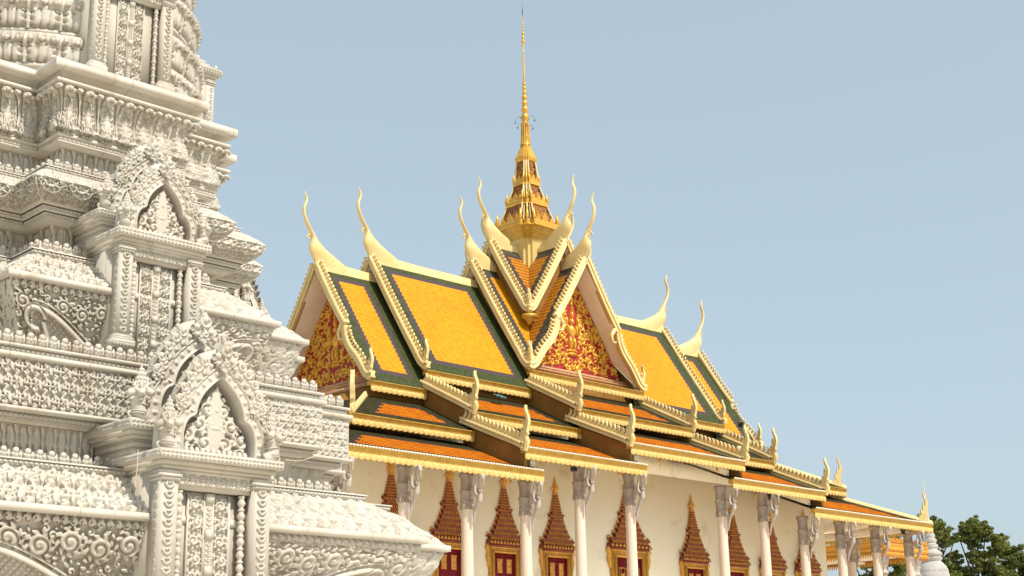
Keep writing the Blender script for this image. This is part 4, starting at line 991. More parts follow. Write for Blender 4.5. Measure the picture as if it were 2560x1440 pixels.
# ---- low-pitched roofs: middle tier and verandah tier
def skirt(y_e, run, k, secs, hipx, name):
    """secs: (x0, x1, eave z, hip side 0/-1/1); front and back slopes; end slopes at the hipped ends"""
    for x0, x1, ze, hip in secs:
        zt = ze+run*k; yi = -y_e-run; th = .12; ro = None
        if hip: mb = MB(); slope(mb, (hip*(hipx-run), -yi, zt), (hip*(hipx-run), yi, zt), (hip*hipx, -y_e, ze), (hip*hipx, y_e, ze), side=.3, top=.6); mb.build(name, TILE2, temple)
        for s in (1, -1):
            mb = MB(); a0 = x0+(run if hip < 0 else 0); a1 = x1-(run if hip > 0 else 0)
            slope(mb, (a0, s*yi, zt), (a1, s*yi, zt), (x1, s*-y_e, ze), (x0, s*-y_e, ze), side=.25, top=(.85 if name == 'verandah_roof' else .45))
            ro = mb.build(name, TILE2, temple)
        mb = MB()
        for s in (-1, 1): mb.add(np.array([(a0, s*yi, zt-th), (a1, s*yi, zt-th), (x1, -s*y_e-s*.05, ze-th*.6), (x0, -s*y_e-s*.05, ze-th*.6)]), np.array([[0, 1, 2, 3]]))
        if hip: mb.add(np.array([(hip*(hipx-run), -yi, zt-th), (hip*(hipx-run), yi, zt-th), (hip*(hipx-.05), -y_e, ze-th*.6), (hip*(hipx-.05), y_e, ze-th*.6)]), np.array([[0, 1, 2, 3]]))
        mb.build('soffit', SOFFIT, ro)
        segs = [((x0, y_e), (x1, y_e)), ((x1, -y_e), (x0, -y_e))]
        if hip < 0: segs.append(((x0, -y_e), (x0, y_e)))
        if hip > 0: segs.append(((x1, y_e), (x1, -y_e)))
        eave(ro, segs, ze-.02, dent=(name == 'verandah_roof'))
        for sx, need in ((x0, hip >= 0), (x1, hip <= 0)):
            if not need: continue
            out = -1 if sx == x0 else 1
            if abs(sx) > .1 and abs(sx) < 12 and ((sx > 0) == (out < 0)): continue       # tucked under the higher roof
            for s in (-1, 1):      # end board closing the step
                mb = MB(); p = [(s*-y_e-s*.12, ze-.04), (s*yi, zt-.04), (s*yi, zt-1.2), (s*-y_e-s*.12, ze-.95)]
                extrude(mb, p, lambda a, b, d: (sx-out*.16+d, a, b), .16); mb.build('end_board', BROWN, ro)
            for s in (-1, 1):
                mb = MB(); y0, y1 = s*(-y_e), s*yi
                pth = [(y1, zt+.02), (y1+(y0-y1)*.5, (zt+ze)/2-.0), (y1+(y0-y1)*.85, ze+.15*(zt-ze)-.02), (y0-s*.12*0, ze-.02), (y0+s*-0.1, ze+.16)]
                pth = [(y1, zt+.03), ((y0+y1)/2, (zt+ze)/2+.01), (y0*.85+y1*.15, ze*.85+zt*.15), (y0, ze-.02), (y0-s*.14*-1*0-0, ze+.0)][:4]+[((y0-y1)/abs(y0-y1)*.16+y0, ze+.14)]
                barge(mb, pth, 0, sx+out*.02, w=.24, t=.22, hook=.27, hs=.80, n=40)
                flame(mb, 1.95, 0, sx+out*.02, ((y0-y1)/abs(y0-y1), y0+(y0-y1)/abs(y0-y1)*.12), ze-.12, t=.15); mb.build('bargeboard', CREAMGOLD, ro)
        if hip:
            for s in (-1, 1):
                mb = MB(); A = np.array([hip*hipx, s*-y_e, ze+.02]); B = np.array([hip*(hipx-run), s*yi, zt+.02])
                tube(mb, [A+(B-A)*t for t in np.linspace(0, 1, 8)], .14, 4); tube(mb, [A+(B-A)*t+np.array([0, 0, .1]) for t in np.linspace(0, 1, 8)], .08, 6)
                d = (A-B)[:2]/np.linalg.norm((A-B)[:2])
                o = np.array(FLAME)*1.95; extrude(mb, o, lambda a, b, dd: (A[0]+d[0]*(a-.35)-d[1]*dd, A[1]+d[1]*(a-.35)+d[0]*dd, A[2]-.1+b), .18)
                pts = smooth_path(np.array([(-.1, 0), (-.05, .1), (-.02, .2), (-.04, .32), (.01, .45), (.06, .6), (.04, .78), (.012, .95)])*1.95, 16)
                tube(mb, [(A[0]+d[0]*(a-.35), A[1]+d[1]*(a-.35), A[2]-.1+b) for a, b in pts], np.linspace(.15, .02, 16), 6)
                if False:
                    lathe(mb, [(.03, 0), (.16, .02), (.06, .10), (.12, .18), (.05, .26), (.09, .34), (.035, .42), (.06, .5), (.02, .6), (.035, .68), (.01, 1.0)], (A[0]-.1*d[0], A[1]-.1*d[1]), 10)
                    v = mb.v[-1]; v[:, 2] += A[2]+1.72
                mb.build('hip_finial', CREAMGOLD, ro)
skirt(YM, 3.55, .5, [(-18.0, -11.1, 13.72, -1), (-11.12, -4.1, 14.62, 0), (-4.28, 4.28, 15.62, 0), (4.1, 11.12, 14.62, 0), (11.1, 18.0, 13.72, 1)], 18.0, 'middle_roof')
skirt(YLO, 4.0, .42, [(-21.65, -10.0, 11.62, -1), (-11.12, -3.2, 12.54, 0), (-4.28, 4.28, 13.47, 0), (3.2, 11.12, 12.54, 0), (10.0, 21.65, 11.62, 1)], 21.65, 'verandah_roof')

# ---- walls, terrace
mb = MB(); box(mb, -17.1, 17.1, -6.38, 6.38, 1.8, 13.2); box(mb, -11.0, 11.0, -6.38, 6.38, 13.2, 14.1); box(mb, -4.15, 4.15, -6.38, 6.38, 14.1, 15.0); walls = mb.build('wall', CREAM, temple)
mb = MB(); box(mb, -14.0, 14.0, -3.7, 3.7, 13.4, 16.0); box(mb, -10.9, 10.9, -3.65, 3.65, 16.0, 17.0); box(mb, -4, 4, -3.6, 3.6, 17.0, 18.0); mb.build('upper_wall', BROWN, temple)
mb = MB(); box(mb, -24, 24, -13.2, 13.2, 0, 1.2); box(mb, -23, 23, -12.2, 12.2, 1.2, 1.8); mb.build('terrace', PLINTH, temple)
for s in (-1, 1):     # sloping beams from the columns to the wall at each step of the verandah
    for x, z in ((3.4, 13.3), (10.2, 12.4)):
        for t in (-1, 1): mb = MB(); extrude(mb, [(t*10.2, z-.55), (t*6.4, z+.95), (t*6.4, z+1.4), (t*10.2, z-.1)], lambda a, b, d: (s*x+d, a, b), .3); mb.build('verandah_beam', CREAM, temple)

# ---- columns with capitals and winged bracket figures
def make_column(zc):
    mb = MB(); lathe(mb, [(.42, 1.8), (.42, 2.2), (.34, 2.3), (.28, 2.6), (.262, 6), (.242, 9), (.228, zc-1.35), (.228, zc-1.2)], (0, 0), 28); co = mb.build('column', SHAFT, temple, smooth=True)
    mb = MB()
    lathe(mb, [(.232, zc-1.40), (.27, zc-1.16), (.28, zc-1.08), (.262, zc-1.05), (.262, zc-1.0), (.275, zc-.72), (.31, zc-.68), (.31, zc-.64), (.28, zc-.62), (.245, zc-.55), (.25, zc-.3), (.275, zc-.08), (.31, zc-.02), (.31, zc+.1), (.1, zc+.1)], (0, 0), 48, flute=(12, .035))
    for j in range(12):
        a = (j+.5)*math.pi/6; blob(mb, (.25*math.cos(a), .25*math.sin(a), zc-1.3), (.055, .055, .14), 8, 6)
    mb.build('capital', GREYST, co)
    mb = MB()
    pl_ = lambda pts: [(x*.8, -y-.10, zc+z) for x, y, z in pts]
    tube(mb, smooth_path(pl_([(0, .25, -2.15), (0, .31, -1.85), (0, .40, -1.55), (0, .55, -1.30), (0, .66, -1.10)]), 18), np.interp(np.linspace(0, 1, 18), [0, .4, 1], [.015, .06, .11]), 10)
    for j in range(9): blob(mb, (0, -(.37+.022*j), zc-2.05+.085*j), (.06+.004*j, .05, .022), 8, 5)
    tube(mb, pl_([(0, .66, -1.12), (0, .70, -1.0), (0, .72, -.86)]), [.11, .12, .08], 10)      # chest
    blob(mb, (0, -.82, zc-.72), (.08, .09, .11), 10, 8); blob(mb, (0, -.90, zc-.74), (.05, .06, .05), 8, 6); lathe_v = smooth_path(pl_([(0, .70, -.62), (0, .68, -.52), (0, .66, -.40)]), 6); tube(mb, lathe_v, np.linspace(.08, .01, 6), 8)
    for s in (-1, 1):
        tube(mb, smooth_path(pl_([(s*.13, .66, -.90), (s*.20, .58, -.75), (s*.15, .56, -.45), (s*.10, .60, -.15), (s*.07, .74, -.0), (s*.05, .88, -.06), (s*.05, .92, -.22)]), 22), np.interp(np.linspace(0, 1, 22), [0, .3, .7, 1], [.055, .05, .06, .05]), 8)
        extrude(mb, [(.46, -1.02), (.64, -.95), (.68, -.80), (.58, -.66), (.52, -.50), (.46, -.70)], lambda a, b, d: (s*.15+d, -a, zc+b), .06)
    for j in range(5): blob(mb, (0, -1.03, zc-.14-.085*j), (.055-.005*j, .05-.004*j, .05), 8, 6)
    mb.build('bracket_figure', PALEST, co, smooth=False)
    return co
cols = {}
def place_col(x, y, zc, br=True, rz=0):
    if zc not in cols: cols[zc] = make_column(zc); c = cols[zc]
    else:
        c = cols[zc].copy(); COL.objects.link(c); c.parent = temple
        for ch in cols[zc].children:
            d = ch.copy(); COL.objects.link(d); d.parent = c
    c.location = (x, y, 0); c.rotation_euler = (0, 0, rz)
CYL, SP = -9.71, 3.41
for s in (-1, 1):
    for i, zc in ((1, 12.18), (2, 12.18), (3, 11.2), (4, 11.2), (5, 11.2), (6, 11.2)):
        place_col(s*SP*i, CYL, zc)
    for i, zc in ((1, 12.18), (2, 12.18), (3, 11.2), (4, 11.2), (5, 11.2), (6, 11.2)):
        place_col(s*SP*i, -CYL, zc, rz=math.pi)
for s in (-1, 1):
    for j in (1, 2, 3, 4): place_col(s*SP*6, CYL+3.88*j, 11.2, rz=s*math.pi/2)
for s in (-1, 1): mb = MB(); box(mb, s*SP*6-.2, s*SP*6+.2, CYL, -CYL, 11.2, 11.65); mb.build('verandah_beam', SOFFIT, temple)

# ---- windows and the tall central door, each with a tiered spire crown
def make_window(name, hw, zf, zcr, tip, door=False):
    """hw half width of the crown, zf top of frame inside, zcr foot of the crown, tip top of the spire"""
    y = 0; wobj = None
    fw = hw*.88; fi = hw*.63; zb = 2.0 if door else 4.2
    mb = MB()
    for a, b, o in ((fw, fw*.93, .16), (fw*.93, fi*1.14, .12), (fi*1.14, fi, .17)):
        for s in (-1, 1): box(mb, min(s*a, s*b), max(s*a, s*b), -o, .05, zb, zcr-.12-(fw-a))
        box(mb, -b, b, -o, .05, zcr-.12-(fw-b), zcr-.12-(fw-a))
    z_in = zcr-.12-(fw-fi)
    for s in (-1, 1):     # small curled ears
        extrude(mb, [(s*fw, zcr-.1), (s*hw*1.0, zcr-.02), (s*hw*1.07, zcr-.18), (s*hw*.98, zcr-.35), (s*hw*1.03, zcr-.6), (s*hw*.95, zcr-.95), (s*fw, zcr-1.1)], lambda a, b, d: (a, -.08+d, b), .12)
    wobj = mb.build(name, FRAMEG, temple)
    mb = MB(); m2 = MB(); H = tip-zcr; red = MB()
    # base cornice
    for z0, z1, k, o in ((0, .10, .93, .22), (.10, .20, 1.0, .30), (.20, .30, .97, .26)): box(mb, -hw*k, hw*k, -o, .05, zcr-.12+z0, zcr-.12+z1)
    for j in range(11): 
        c = -hw*.9+j*hw*.18; blob(m2, (c, -.30, zcr+.06), (hw*.06, .03, .07), 6, 5)
    lv = []; n1 = 5
    for j in range(n1): t = j/n1; lv.append((zcr+.18+H*.34*t, hw*(.95-.64*t**.62), H*.34/n1))
    zw = zcr+.18+H*.34
    lv.append((zw, hw*.27, .12)); lv.append((zw+.12, hw*.43, .13)); 
    n2 = 7; z2 = zw+.26
    for j in range(n2): t = j/n2; lv.append((z2+H*.26*t, hw*(.30-.22*t), H*.26/n2))
    for z0, h_, dz in lv:
        box(red, -h_*.92, h_*.92, -.12-.10*h_/hw, .04, z0, z0+dz*.5)
        extrude(mb, [(-h_, z0+dz*.5), (-h_*1.04, z0+dz*.62), (-h_*.97, z0+dz), (h_*.97, z0+dz), (h_*1.04, z0+dz*.62), (h_, z0+dz*.5)], lambda a, b, d: (a, -.06-.05*h_/hw+d, b), .16+.14*h_/hw)
        k = max(3, int(h_/.055))
        for q in range(k):
            c = -h_*.95+1.9*h_*(q+.5)/k; blob(m2, (c, -.14-.11*h_/hw, z0+dz*.25), (.55*h_/k, .03, dz*.34), 6, 5)
        for s in (-1, 1): extrude(m2, [(s*h_*.9, z0+dz*.9), (s*h_*1.06, z0+dz*.8), (s*h_*1.05, z0+dz*1.25), (s*h_*.98, z0+dz*1.5)], lambda a, b, d: (a, -.10+d, b), .08)
    zt = z2+H*.26; lathe(m2, [(.11, zt), (.13, zt+.1), (.09, zt+.2), (.16, zt+.30), (.13, zt+.42), (.07, zt+.55), (.06, zt+.65), (.035, zt+.68+(tip-zt-.68)*.5), (.008, tip)], (0, -.08), 10)
    for s in (-1, 1): blob(m2, (s*.16, -.08, zt+.32), (.08, .05, .09), 8, 6)
    cr = mb.build('crown', CROWNRED, wobj); red.build('crown_course', CROWNRED, wobj); m2.build('gilded_antefixes', CROWNGOLD, wobj)
    mb = MB(); box(mb, -fi, -.004, -.05, .03, zb, z_in); box(mb, .004, fi, -.05, .03, zb, z_in); sh = mb.build('shutters', SHUT, wobj)
    mb = MB(); T = foliage(.3, .45, 44, .02, .1)
    for s in (-1, 1):
        if door:
            c = s*fi*.5; q = fi*.30
            for a, b in ((q, q-.05), (q-.14, q-.18)):
                for t in (-1, 1): box(mb, min(c+t*a, c+t*b), max(c+t*a, c+t*b), -.09, -.03, zb, z_in-.5)
                box(mb, c-a, c+a, -.09, -.03, z_in-.5-.03, z_in-.5+.02)
            relief_panel(mb, T, c-q*.55, c+q*.55, z_in-2.6, z_in-.75, .05, .08, period=.4, vper=.5, dens=.03)
        else:
            c = s*fi*.42; q = fi*.22
            for z1 in (z_in-.30, z_in-2.2): relief_panel(mb, T, c-q, c+q, z1-.58, z1, .06, .05, dens=.03); box(mb, c-q-.02, c+q+.02, -.075, -.03, z1-.02, z1+.05)
    mb.build('gilded_panels', CROWNGOLD, wobj)
    return wobj
wk = make_window('window', 1.10, 8.45, 8.98, 12.45); wk.location = (-15.05, -6.38, 0)
for x in (-11.75, -8.4, -5.02, 5.1, 8.5, 11.8, 15.05): part_copy(wk, temple).location = (x, -6.38, 0)
dk = make_window('door', 1.52, 9.0, 9.35, 13.1, True); dk.location = (.05, -6.38, 0)
wk2 = [part_copy(wk, temple, math.pi) for x in (-15.05, -11.75, -8.4, -5.02, 5.02, 8.4, 11.75, 15.05)]
for o, x in zip(wk2, (-15.05, -11.75, -8.4, -5.02, 5.02, 8.4, 11.75, 15.05)): o.location = (x, 6.38, 0)
d2 = part_copy(dk, temple, math.pi); d2.location = (0, 6.38, 0)

# ---- crossing tower and spire
TP = plan(.333, .583)
tower_mb = MB()
def TB(name, prof, m, par): o = band([(a*.6, z) for a, z in prof], TP, (0, 0), m, name, par, scale=True, dens=.5, coarse=.5); return o
tw = TB('tower', [(.9, 26.7), (1.03, 26.68), (1.03, 26.62), (1.0, 26.56), (1.0, 22.5)], TOWER, temple)
TB('tower_cornice', [(1.48, 27.22), (1.42, 27.10), (1.24, 26.98), (1.21, 26.90), (1.11, 26.86), (1.13, 26.78), (1.05, 26.72), (1.07, 26.62), (1.0, 26.58)], DEEPGOLD, tw)
def eaveband(z0, z1, s):
    o = TB('eave_band', [(s*.9, z1+.02), (s*.97, z1), (s, z1-.04), (s*.97, (z0+z1)/2), (s*1.01, z0+.05), (s, z0), (s*.7, z0-.02)], GOLD, tw)
    mb = MB(); e = s*.6
    for i in range(20):
        A, B = TP[i], TP[(i+1) % 20]; a = np.array([A[0]*e*(1+A[1]), A[2]*e*(1+A[3])]); b = np.array([B[0]*e*(1+B[1]), B[2]*e*(1+B[3])]); L = np.linalg.norm(b-a); k = max(1, int(L/.09)); d = (b-a)/L
        for j in range(k): p = a+(b-a)*(j+.5)/k; blob(mb, (p[0], p[1], z0-.01), (.04, .04, .055), 6, 5)
    mb.build('bead_fringe', GILT, tw)
eaveband(27.22, 27.56, 1.58); eaveband(28.63, 28.93, 1.06); eaveband(29.92, 30.20, .68)
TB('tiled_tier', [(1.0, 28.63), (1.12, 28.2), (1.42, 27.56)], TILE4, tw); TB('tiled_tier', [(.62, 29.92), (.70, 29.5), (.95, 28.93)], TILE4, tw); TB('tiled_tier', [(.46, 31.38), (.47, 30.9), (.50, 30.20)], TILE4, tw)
TB('gilded_steps', [(.2, 32.42), (.27, 32.4), (.27, 32.2), (.33, 32.18), (.35, 32.05), (.40, 32.02), (.42, 31.85), (.47, 31.82), (.50, 31.7), (.54, 31.66), (.54, 31.42), (.47, 31.36)], GOLD, tw)
mb = MB(); m2 = MB()
def tpt(i, e): C = TP[i]; return np.array([C[0]*e*.6*(1+C[1]), C[2]*e*.6*(1+C[3])])
LEAFO = [(-.5, 0), (.5, 0), (.62, .25), (.45, .45), (.5, .6), (.25, .8), (0, 1.25), (-.25, .8), (-.5, .6), (-.45, .45), (-.62, .25)]
for z0, z1, s0, s1, sz in ((27.54, 28.63, 1.55, 1.0, .66), (28.91, 29.92, 1.04, .62, .54), (30.18, 31.38, .66, .46, .44)):
    for i in range(20):
        A, B = tpt(i, s0*.97), tpt((i+1) % 20, s0*.97); L = np.linalg.norm(B-A); d = (B-A)/L; nn = np.array([d[1], -d[0]])
        if L > .55:
            for q, k in ((.5, 1.), (.2, .7), (.8, .7)):
                p = A+(B-A)*q-nn*.06; extrude(mb, np.array(LEAFO)*sz*.55*k*[1.1, 1.2], lambda a, b, t: (p[0]+d[0]*a+nn[0]*t, p[1]+d[1]*a+nn[1]*t, z0+b), .06)
        if i % 5 in (0, 1, 2, 3, 4) and (TP[i][1], TP[i][3]) != (.333, 0) and (TP[i][1], TP[i][3]) != (0, .333):
            a = tpt(i, s0*.98); tube(mb, [(a[0], a[1], z0), (a[0], a[1], z0+sz*.3), (a[0]*.98, a[1]*.98, z0+sz*.55), (a[0]*1.0, a[1]*1.0, z0+sz*1.0)], np.array([.07, .10, .07, .01])*sz*1.6, 6)
        a, b = tpt(i, s0*.93), tpt(i, s1*1.02); tube(m2, [(*a, z0), (*b, z1)], .045, 6)
mb.build('antefixes', GILT, tw); m2.build('hip_ribs', CREAMGOLD, tw)
sp = [(.30, 32.4), (.24, 32.6), (.22, 32.9), (.25, 32.95), (.21, 33.0), (.19, 33.7), (.23, 33.75), (.19, 33.8), (.12, 33.9)]
for z, r in ((34.15, .245), (34.62, .21), (35.0, .185), (35.35, .165), (35.66, .145), (35.95, .125), (36.2, .11)):
    sp += [(r*.5, z-r*.95), (r*.9, z-r*.55), (r, z), (r*.85, z+r*.45), (r*.45, z+r*.8), (r*.6, z+r*.95)]
sp += [(.055, 36.4), (.06, 37.0), (.045, 37.05), (.05, 38.0), (.04, 38.1), (.04, 38.55)]
for z, r in ((38.62, .07), (38.85, .115), (39.1, .10), (39.35, .085), (39.58, .07), (39.78, .055), (39.98, .045)):
    sp += [(r*.5, z-r), (r, z-.02), (r*.8, z+r*.5), (r*.4, z+r*.8)]
sp += [(.03, 40.1), (.02, 40.5), (.018, 40.6)]
mb = MB(); lathe(mb, sp, (0, 0), 20); spire = mb.build('spire', GOLD, tw)
mb = MB()
for j in range(12): a = j*math.pi/6; tube(mb, [(.27*math.cos(a), .27*math.sin(a), 32.45), (.235*math.cos(a), .235*math.sin(a), 32.7), (.21*math.cos(a), .21*math.sin(a), 33.8)], .035, 5)
mb.build('neck_ribs', GOLD, tw)
mb = MB(); lathe(mb, [(.022, 40.4), (.02, 40.8), (.035, 40.82), (.012, 40.9), (.006, 41.3)], (0, 0), 8); mb.build('lightning_rod', SPIKE, tw)
mb = MB()
for j in range(4):
    a = j*math.pi/2+.5
    for r, zz_, sag in ((.52, 33.95, .25), (.40, 33.55, .12)):
        c, s_ = math.cos(a+(.5 if r < .5 else 0)), math.sin(a+(.5 if r < .5 else 0))
        tube(mb, smooth_path([(c*.15, s_*.15, zz_-.1), (c*r*.6, s_*r*.6, zz_+sag), (c*r, s_*r, zz_+sag*.8), (c*r*1.1, s_*r*1.1, zz_)], 10), .01, 4)
        blob(mb, (c*r*1.1, s_*r*1.1, zz_-.07), (.045, .045, .06), 6, 5)
mb.build('spire_bells', SPIKE, tw)

# ================================================================== BEHIND: gallery pavilion, small stupa, trees
pav = tag(empty('pavilion', (0, 0, 0)), 'flat roofed pavilion with an orange gold fringed fascia beyond the temple columns', 'pavilion')
X0, X1, Y0, Y1, ZB = 96.4, 102.4, 60.0, 92.0, 12.62
mb = MB(); box(mb, X0+.1, X1-.1, Y0+.1, Y1-.1, ZB+.02, ZB+.55); pr_ = mb.build('roof', SOFFIT, pav)
mb = MB()
for k in range(7): box(mb, X0+.3, X1-.3, Y0+.4+k*5, Y0+.8+k*5, ZB-.22, ZB+.015)
mb.build('ceiling_beams', SOFFIT, pr_)
mb = MB(); m2 = MB()
for A, B in (((X0, Y0), (X1, Y0)), ((X1, Y0), (X1, Y1)), ((X0, Y1), (X0, Y0))):
    A, B = np.array(A), np.array(B); L = np.linalg.norm(B-A); d = (B-A)/L; nn = np.array([d[1], -d[0]])
    prof = [(-.08, .62), (.06, .62), (.10, .52), (.02, .46), (.03, .30), (.10, .26), (.10, .18), (.0, .12), (.0, -.02), (-.08, -.02)]
    Q = np.array([[[*(e+nn*a), ZB+b] for a, b in prof] for e in (A, B)]); grid(mb, Q, flip=True)
    for i in (0, 1): mb.add(Q[i], np.arange(len(prof))[None])
    k = int(L/.2)
    for j in range(k):
        c = A+d*(j+.5)*L/k; w_ = L/k*.46
        for z0, dz, tp in ((ZB-.015, -.42, .25), (ZB+.62, .46, .12)):
            m2.add(np.array([[*(c-d*w_+nn*.04), z0], [*(c+d*w_+nn*.04), z0], [*(c+d*w_*tp+nn*.02), z0+dz], [*(c-d*w_*tp+nn*.02), z0+dz],
                             [*(c-d*w_-nn*.04), z0], [*(c+d*w_-nn*.04), z0], [*(c+d*w_*tp-nn*.02), z0+dz], [*(c-d*w_*tp-nn*.02), z0+dz]]), BOXF)
fs = mb.build('fascia', ORANGEG, pav); m2.build('fringe', ORANGEG, fs)
def pcol(x, y, m):
    mb = MB(); lathe(mb, [(.42, 0), (.42, .5), (.34, .6), (.33, 11.0), (.36, 11.02)], (x, y), 20); c = mb.build('column', m, pav, smooth=True)
    mb = MB(); lathe(mb, [(.33, 11.03), (.44, 11.1), (.44, 11.2), (.34, 11.25), (.33, 11.5), (.42, 11.7), (.40, 11.85), (.48, 12.0), (.54, 12.2), (.54, 12.4), (.1, 12.4)], (x, y), 24, flute=(12, .03)); mb.build('capital', GREYST if m is GREYST else PALEST, c)
for j in range(6): pcol(97.3, 60.9+j*6, PALEST); pcol(101.5, 60.7+j*6, SHAFT)

KX, KY = 120.75, 70.5
mb = MB()
prof = [(3.2, 0), (3.2, 5), (2.6, 5.2), (2.3, 8), (1.85, 8.4), (1.75, 9.5), (1.62, 11.0), (1.52, 12.2), (1.45, 12.9), (1.30, 13.55), (.95, 13.95), (.86, 14.0), (.86, 14.1), (1.02, 14.28), (1.03, 14.34), (.93, 14.36), (.93, 14.5), (1.02, 14.55), (1.0, 14.8), (.80, 15.0), (.66, 15.05),
        (.68, 15.2), (.74, 15.3), (.68, 15.5), (.58, 15.6), (.56, 15.68), (.64, 15.78), (.60, 15.98), (.50, 16.08), (.48, 16.15), (.55, 16.25), (.51, 16.45), (.42, 16.55), (.4, 16.62), (.44, 16.7), (.40, 16.9), (.30, 17.1), (.2, 18.0), (.12, 18.6)]
lathe(mb, prof[5:14][:1]+prof[5:], (0, 0), 40)
st2 = empty('small_stupa', (KX, KY, 0)); tag(st2, 'small weathered white bell shaped stupa far off beside the trees', 'stupa')
o = mb.build('bell', GLASSW, st2); mb = MB(); lathe(mb, prof[:6], (0, 0), 40); mb.build('base', GLASSW, st2)
mb = MB(); T = lotus(.5, .6, .03); th = np.linspace(0, 2*math.pi, 400, endpoint=False)[:, None]
for z0, z1, ra, rb, n in ((12.2, 13.4, 1.52, 1.36, 16), (15.2, 15.55, .70, .70, 14), (15.75, 16.05, .62, .6, 12), (16.22, 16.5, .52, .5, 10)):
    v = np.linspace(0, 1, 16)[None]; h = sample(T, th/2/math.pi*n+0*v, v+0*th)*.07*np.sin(v*math.pi)**.5; r = ra+(rb-ra)*v+h
    grid(mb, np.stack([r*np.cos(th), r*np.sin(th), z0+(z1-z0)*v+0*th], -1), wrap=True)
mb.build('lotus_band', GLASSW, o)
mb = MB(); lathe(mb, [(.13, 18.5), (.10, 18.9), (.16, 19.0), (.20, 19.12), (.09, 19.2), (.15, 19.35), (.07, 19.45), (.12, 19.58), (.06, 19.68), (.10, 19.8), (.05, 19.9), (.08, 20.05), (.04, 20.2), (.06, 20.35), (.03, 20.5), (.02, 21.6)], (0, 0), 12); mb.build('finial', CREAMGOLD, st2)

CR = np.array([math.cos(yaw), -math.sin(yaw), 0]); CF = np.array([math.sin(yaw), math.cos(yaw), 0])
def tree(name, label, x, y, clumps, n=1500, lf=.29, seed=1):
    g = np.random.default_rng(seed); root = tag(empty(name, (x, y, 0)), label, 'tree', 'trees beyond the temple')
    mb = MB(); bk = MB(); zlow = min(c[1] for c in clumps)
    trunk = smooth_path([(0, 0, 0), (.3, .1, zlow*.4), (-.2, .2, zlow*.75), (.1, 0, zlow+.5), (0, 0, zlow+2.5)], 20); tube(bk, trunk, np.linspace(.45, .16, 20), 10)
    for dx, z, r in clumps:
        dd = g.uniform(-2.2, 2.2); c = CR*dx+CF*dd+np.array([0, 0, z])
        s = trunk[g.integers(9, 18)]; mid = (s+c)/2+np.array([g.uniform(-.4, .4), g.uniform(-.4, .4), -.35])
        tube(bk, smooth_path([s, mid, c-np.array([0, 0, .2*r]), c+np.array([g.uniform(-.3, .3)*r, 0, r*.5])], 14), np.linspace(.13, .03, 14), 6)
        sub = [c+g.normal(0, .58, 3)*r*np.array([1, 1, .8]) for _ in range(int(18+r*11))]; tone = g.uniform(-.16, .16)
        for sc in sub:
            if g.random() < .5: tube(bk, [c, (c+sc)/2+g.normal(0, .08, 3), sc], [.05, .03, .015], 4)
            k = int(n*3.2*r*r/len(sub)); sr = r*g.uniform(.20, .44)
            q = g.normal(0, 1, (k, 3)); q /= np.linalg.norm(q, axis=1)[:, None]; q = sc+q*(sr*g.uniform(.3, 1.25, (k, 1))**.7)*np.array([1.15, 1.15, .7])
            a = g.normal(0, 1, (k, 3)); a /= np.linalg.norm(a, axis=1)[:, None]; b = np.cross(a, g.normal(0, 1, (k, 3))); b /= np.linalg.norm(b, axis=1)[:, None]
            sz = lf*g.uniform(.5, 1.1, (k, 1)); V = np.stack([q-a*sz*.5, q+b*sz*.28, q+a*sz*.5, q-b*sz*.28], 1).reshape(-1, 3)
            tl = np.repeat(np.clip(.38+tone+g.normal(0, .2, k), 0, 1), 4); at = np.stack([tl, tl*0, tl*0], 1)
            mb.add(V, np.arange(4*k).reshape(-1, 4), tile=at)
    mb.build('crown', LEAF, root); bk.build('trunk', BARK, root); return root
tree('tree', 'largest tree with a tall broad crown and bare limbs showing between leaf clumps', 154.5, 85,
     [(-.6, 20.6, 1.1), (.5, 21.0, .9), (1.4, 20.1, .7), (2.2, 19.1, .95), (2.6, 18.1, .7), (.0, 19.4, .9), (-1.1, 19.8, .55), (.5, 17.6, .9), (-1.5, 17.6, .7), (-2.0, 16.2, .8), (1.0, 16.2, 1.4), (2.6, 16.5, .9), (2.9, 15.2, 1.2), (-.6, 15.0, 1.3), (1.0, 14.2, 1.6), (-2.3, 14.2, 1.1), (3.7, 13.8, 1.2), (0, 12.2, 2), (2, 11.7, 2)], seed=3)
tree('tree', 'narrow green tree rising directly behind the small white stupa', 147.4, 86,
     [(-.6, 21.4, .6), (.0, 20.4, 1.1), (.9, 20.6, .8), (1.1, 19.4, .7), (1.9, 18.8, .7), (2.7, 19.3, .5), (.4, 18.6, .9), (.7, 17.4, .8), (1.3, 16.6, .7), (.2, 16.6, 1.0), (.8, 15.2, 1.0), (1.9, 14.6, .9), (0, 14, 1.4), (-1, 13, 1.4)], seed=5)
tree('tree', 'lower tree with a sloping crown beyond the largest tree', 163.2, 85,
     [(-.7, 19.1, .7), (.1, 18.3, .9), (.9, 17.4, .9), (-.5, 17.2, .9), (1.6, 16.4, .9), (.4, 15.6, 1.3), (-1.3, 15.6, 1.0), (1.9, 14.6, 1.2), (0, 13.6, 1.6), (-1.6, 13.6, 1.3)], seed=8)
tree('tree', 'dark tree seen between the last temple columns above the pavilion', 138.6, 87,
     [(-3.6, 18.7, 1.2), (-2.4, 18.9, 1.0), (-1.0, 18.6, 1.0), (.2, 18.8, .9), (1.6, 18.6, 1.1), (-3, 17.2, 1.3), (-1, 16.2, 1.2), (1.5, 16, 1.2), (0, 14.6, 1.4), (1.8, 14.2, 1.3), (-1.8, 14, 1.4), (0, 12.5, 1.8)], seed=9)

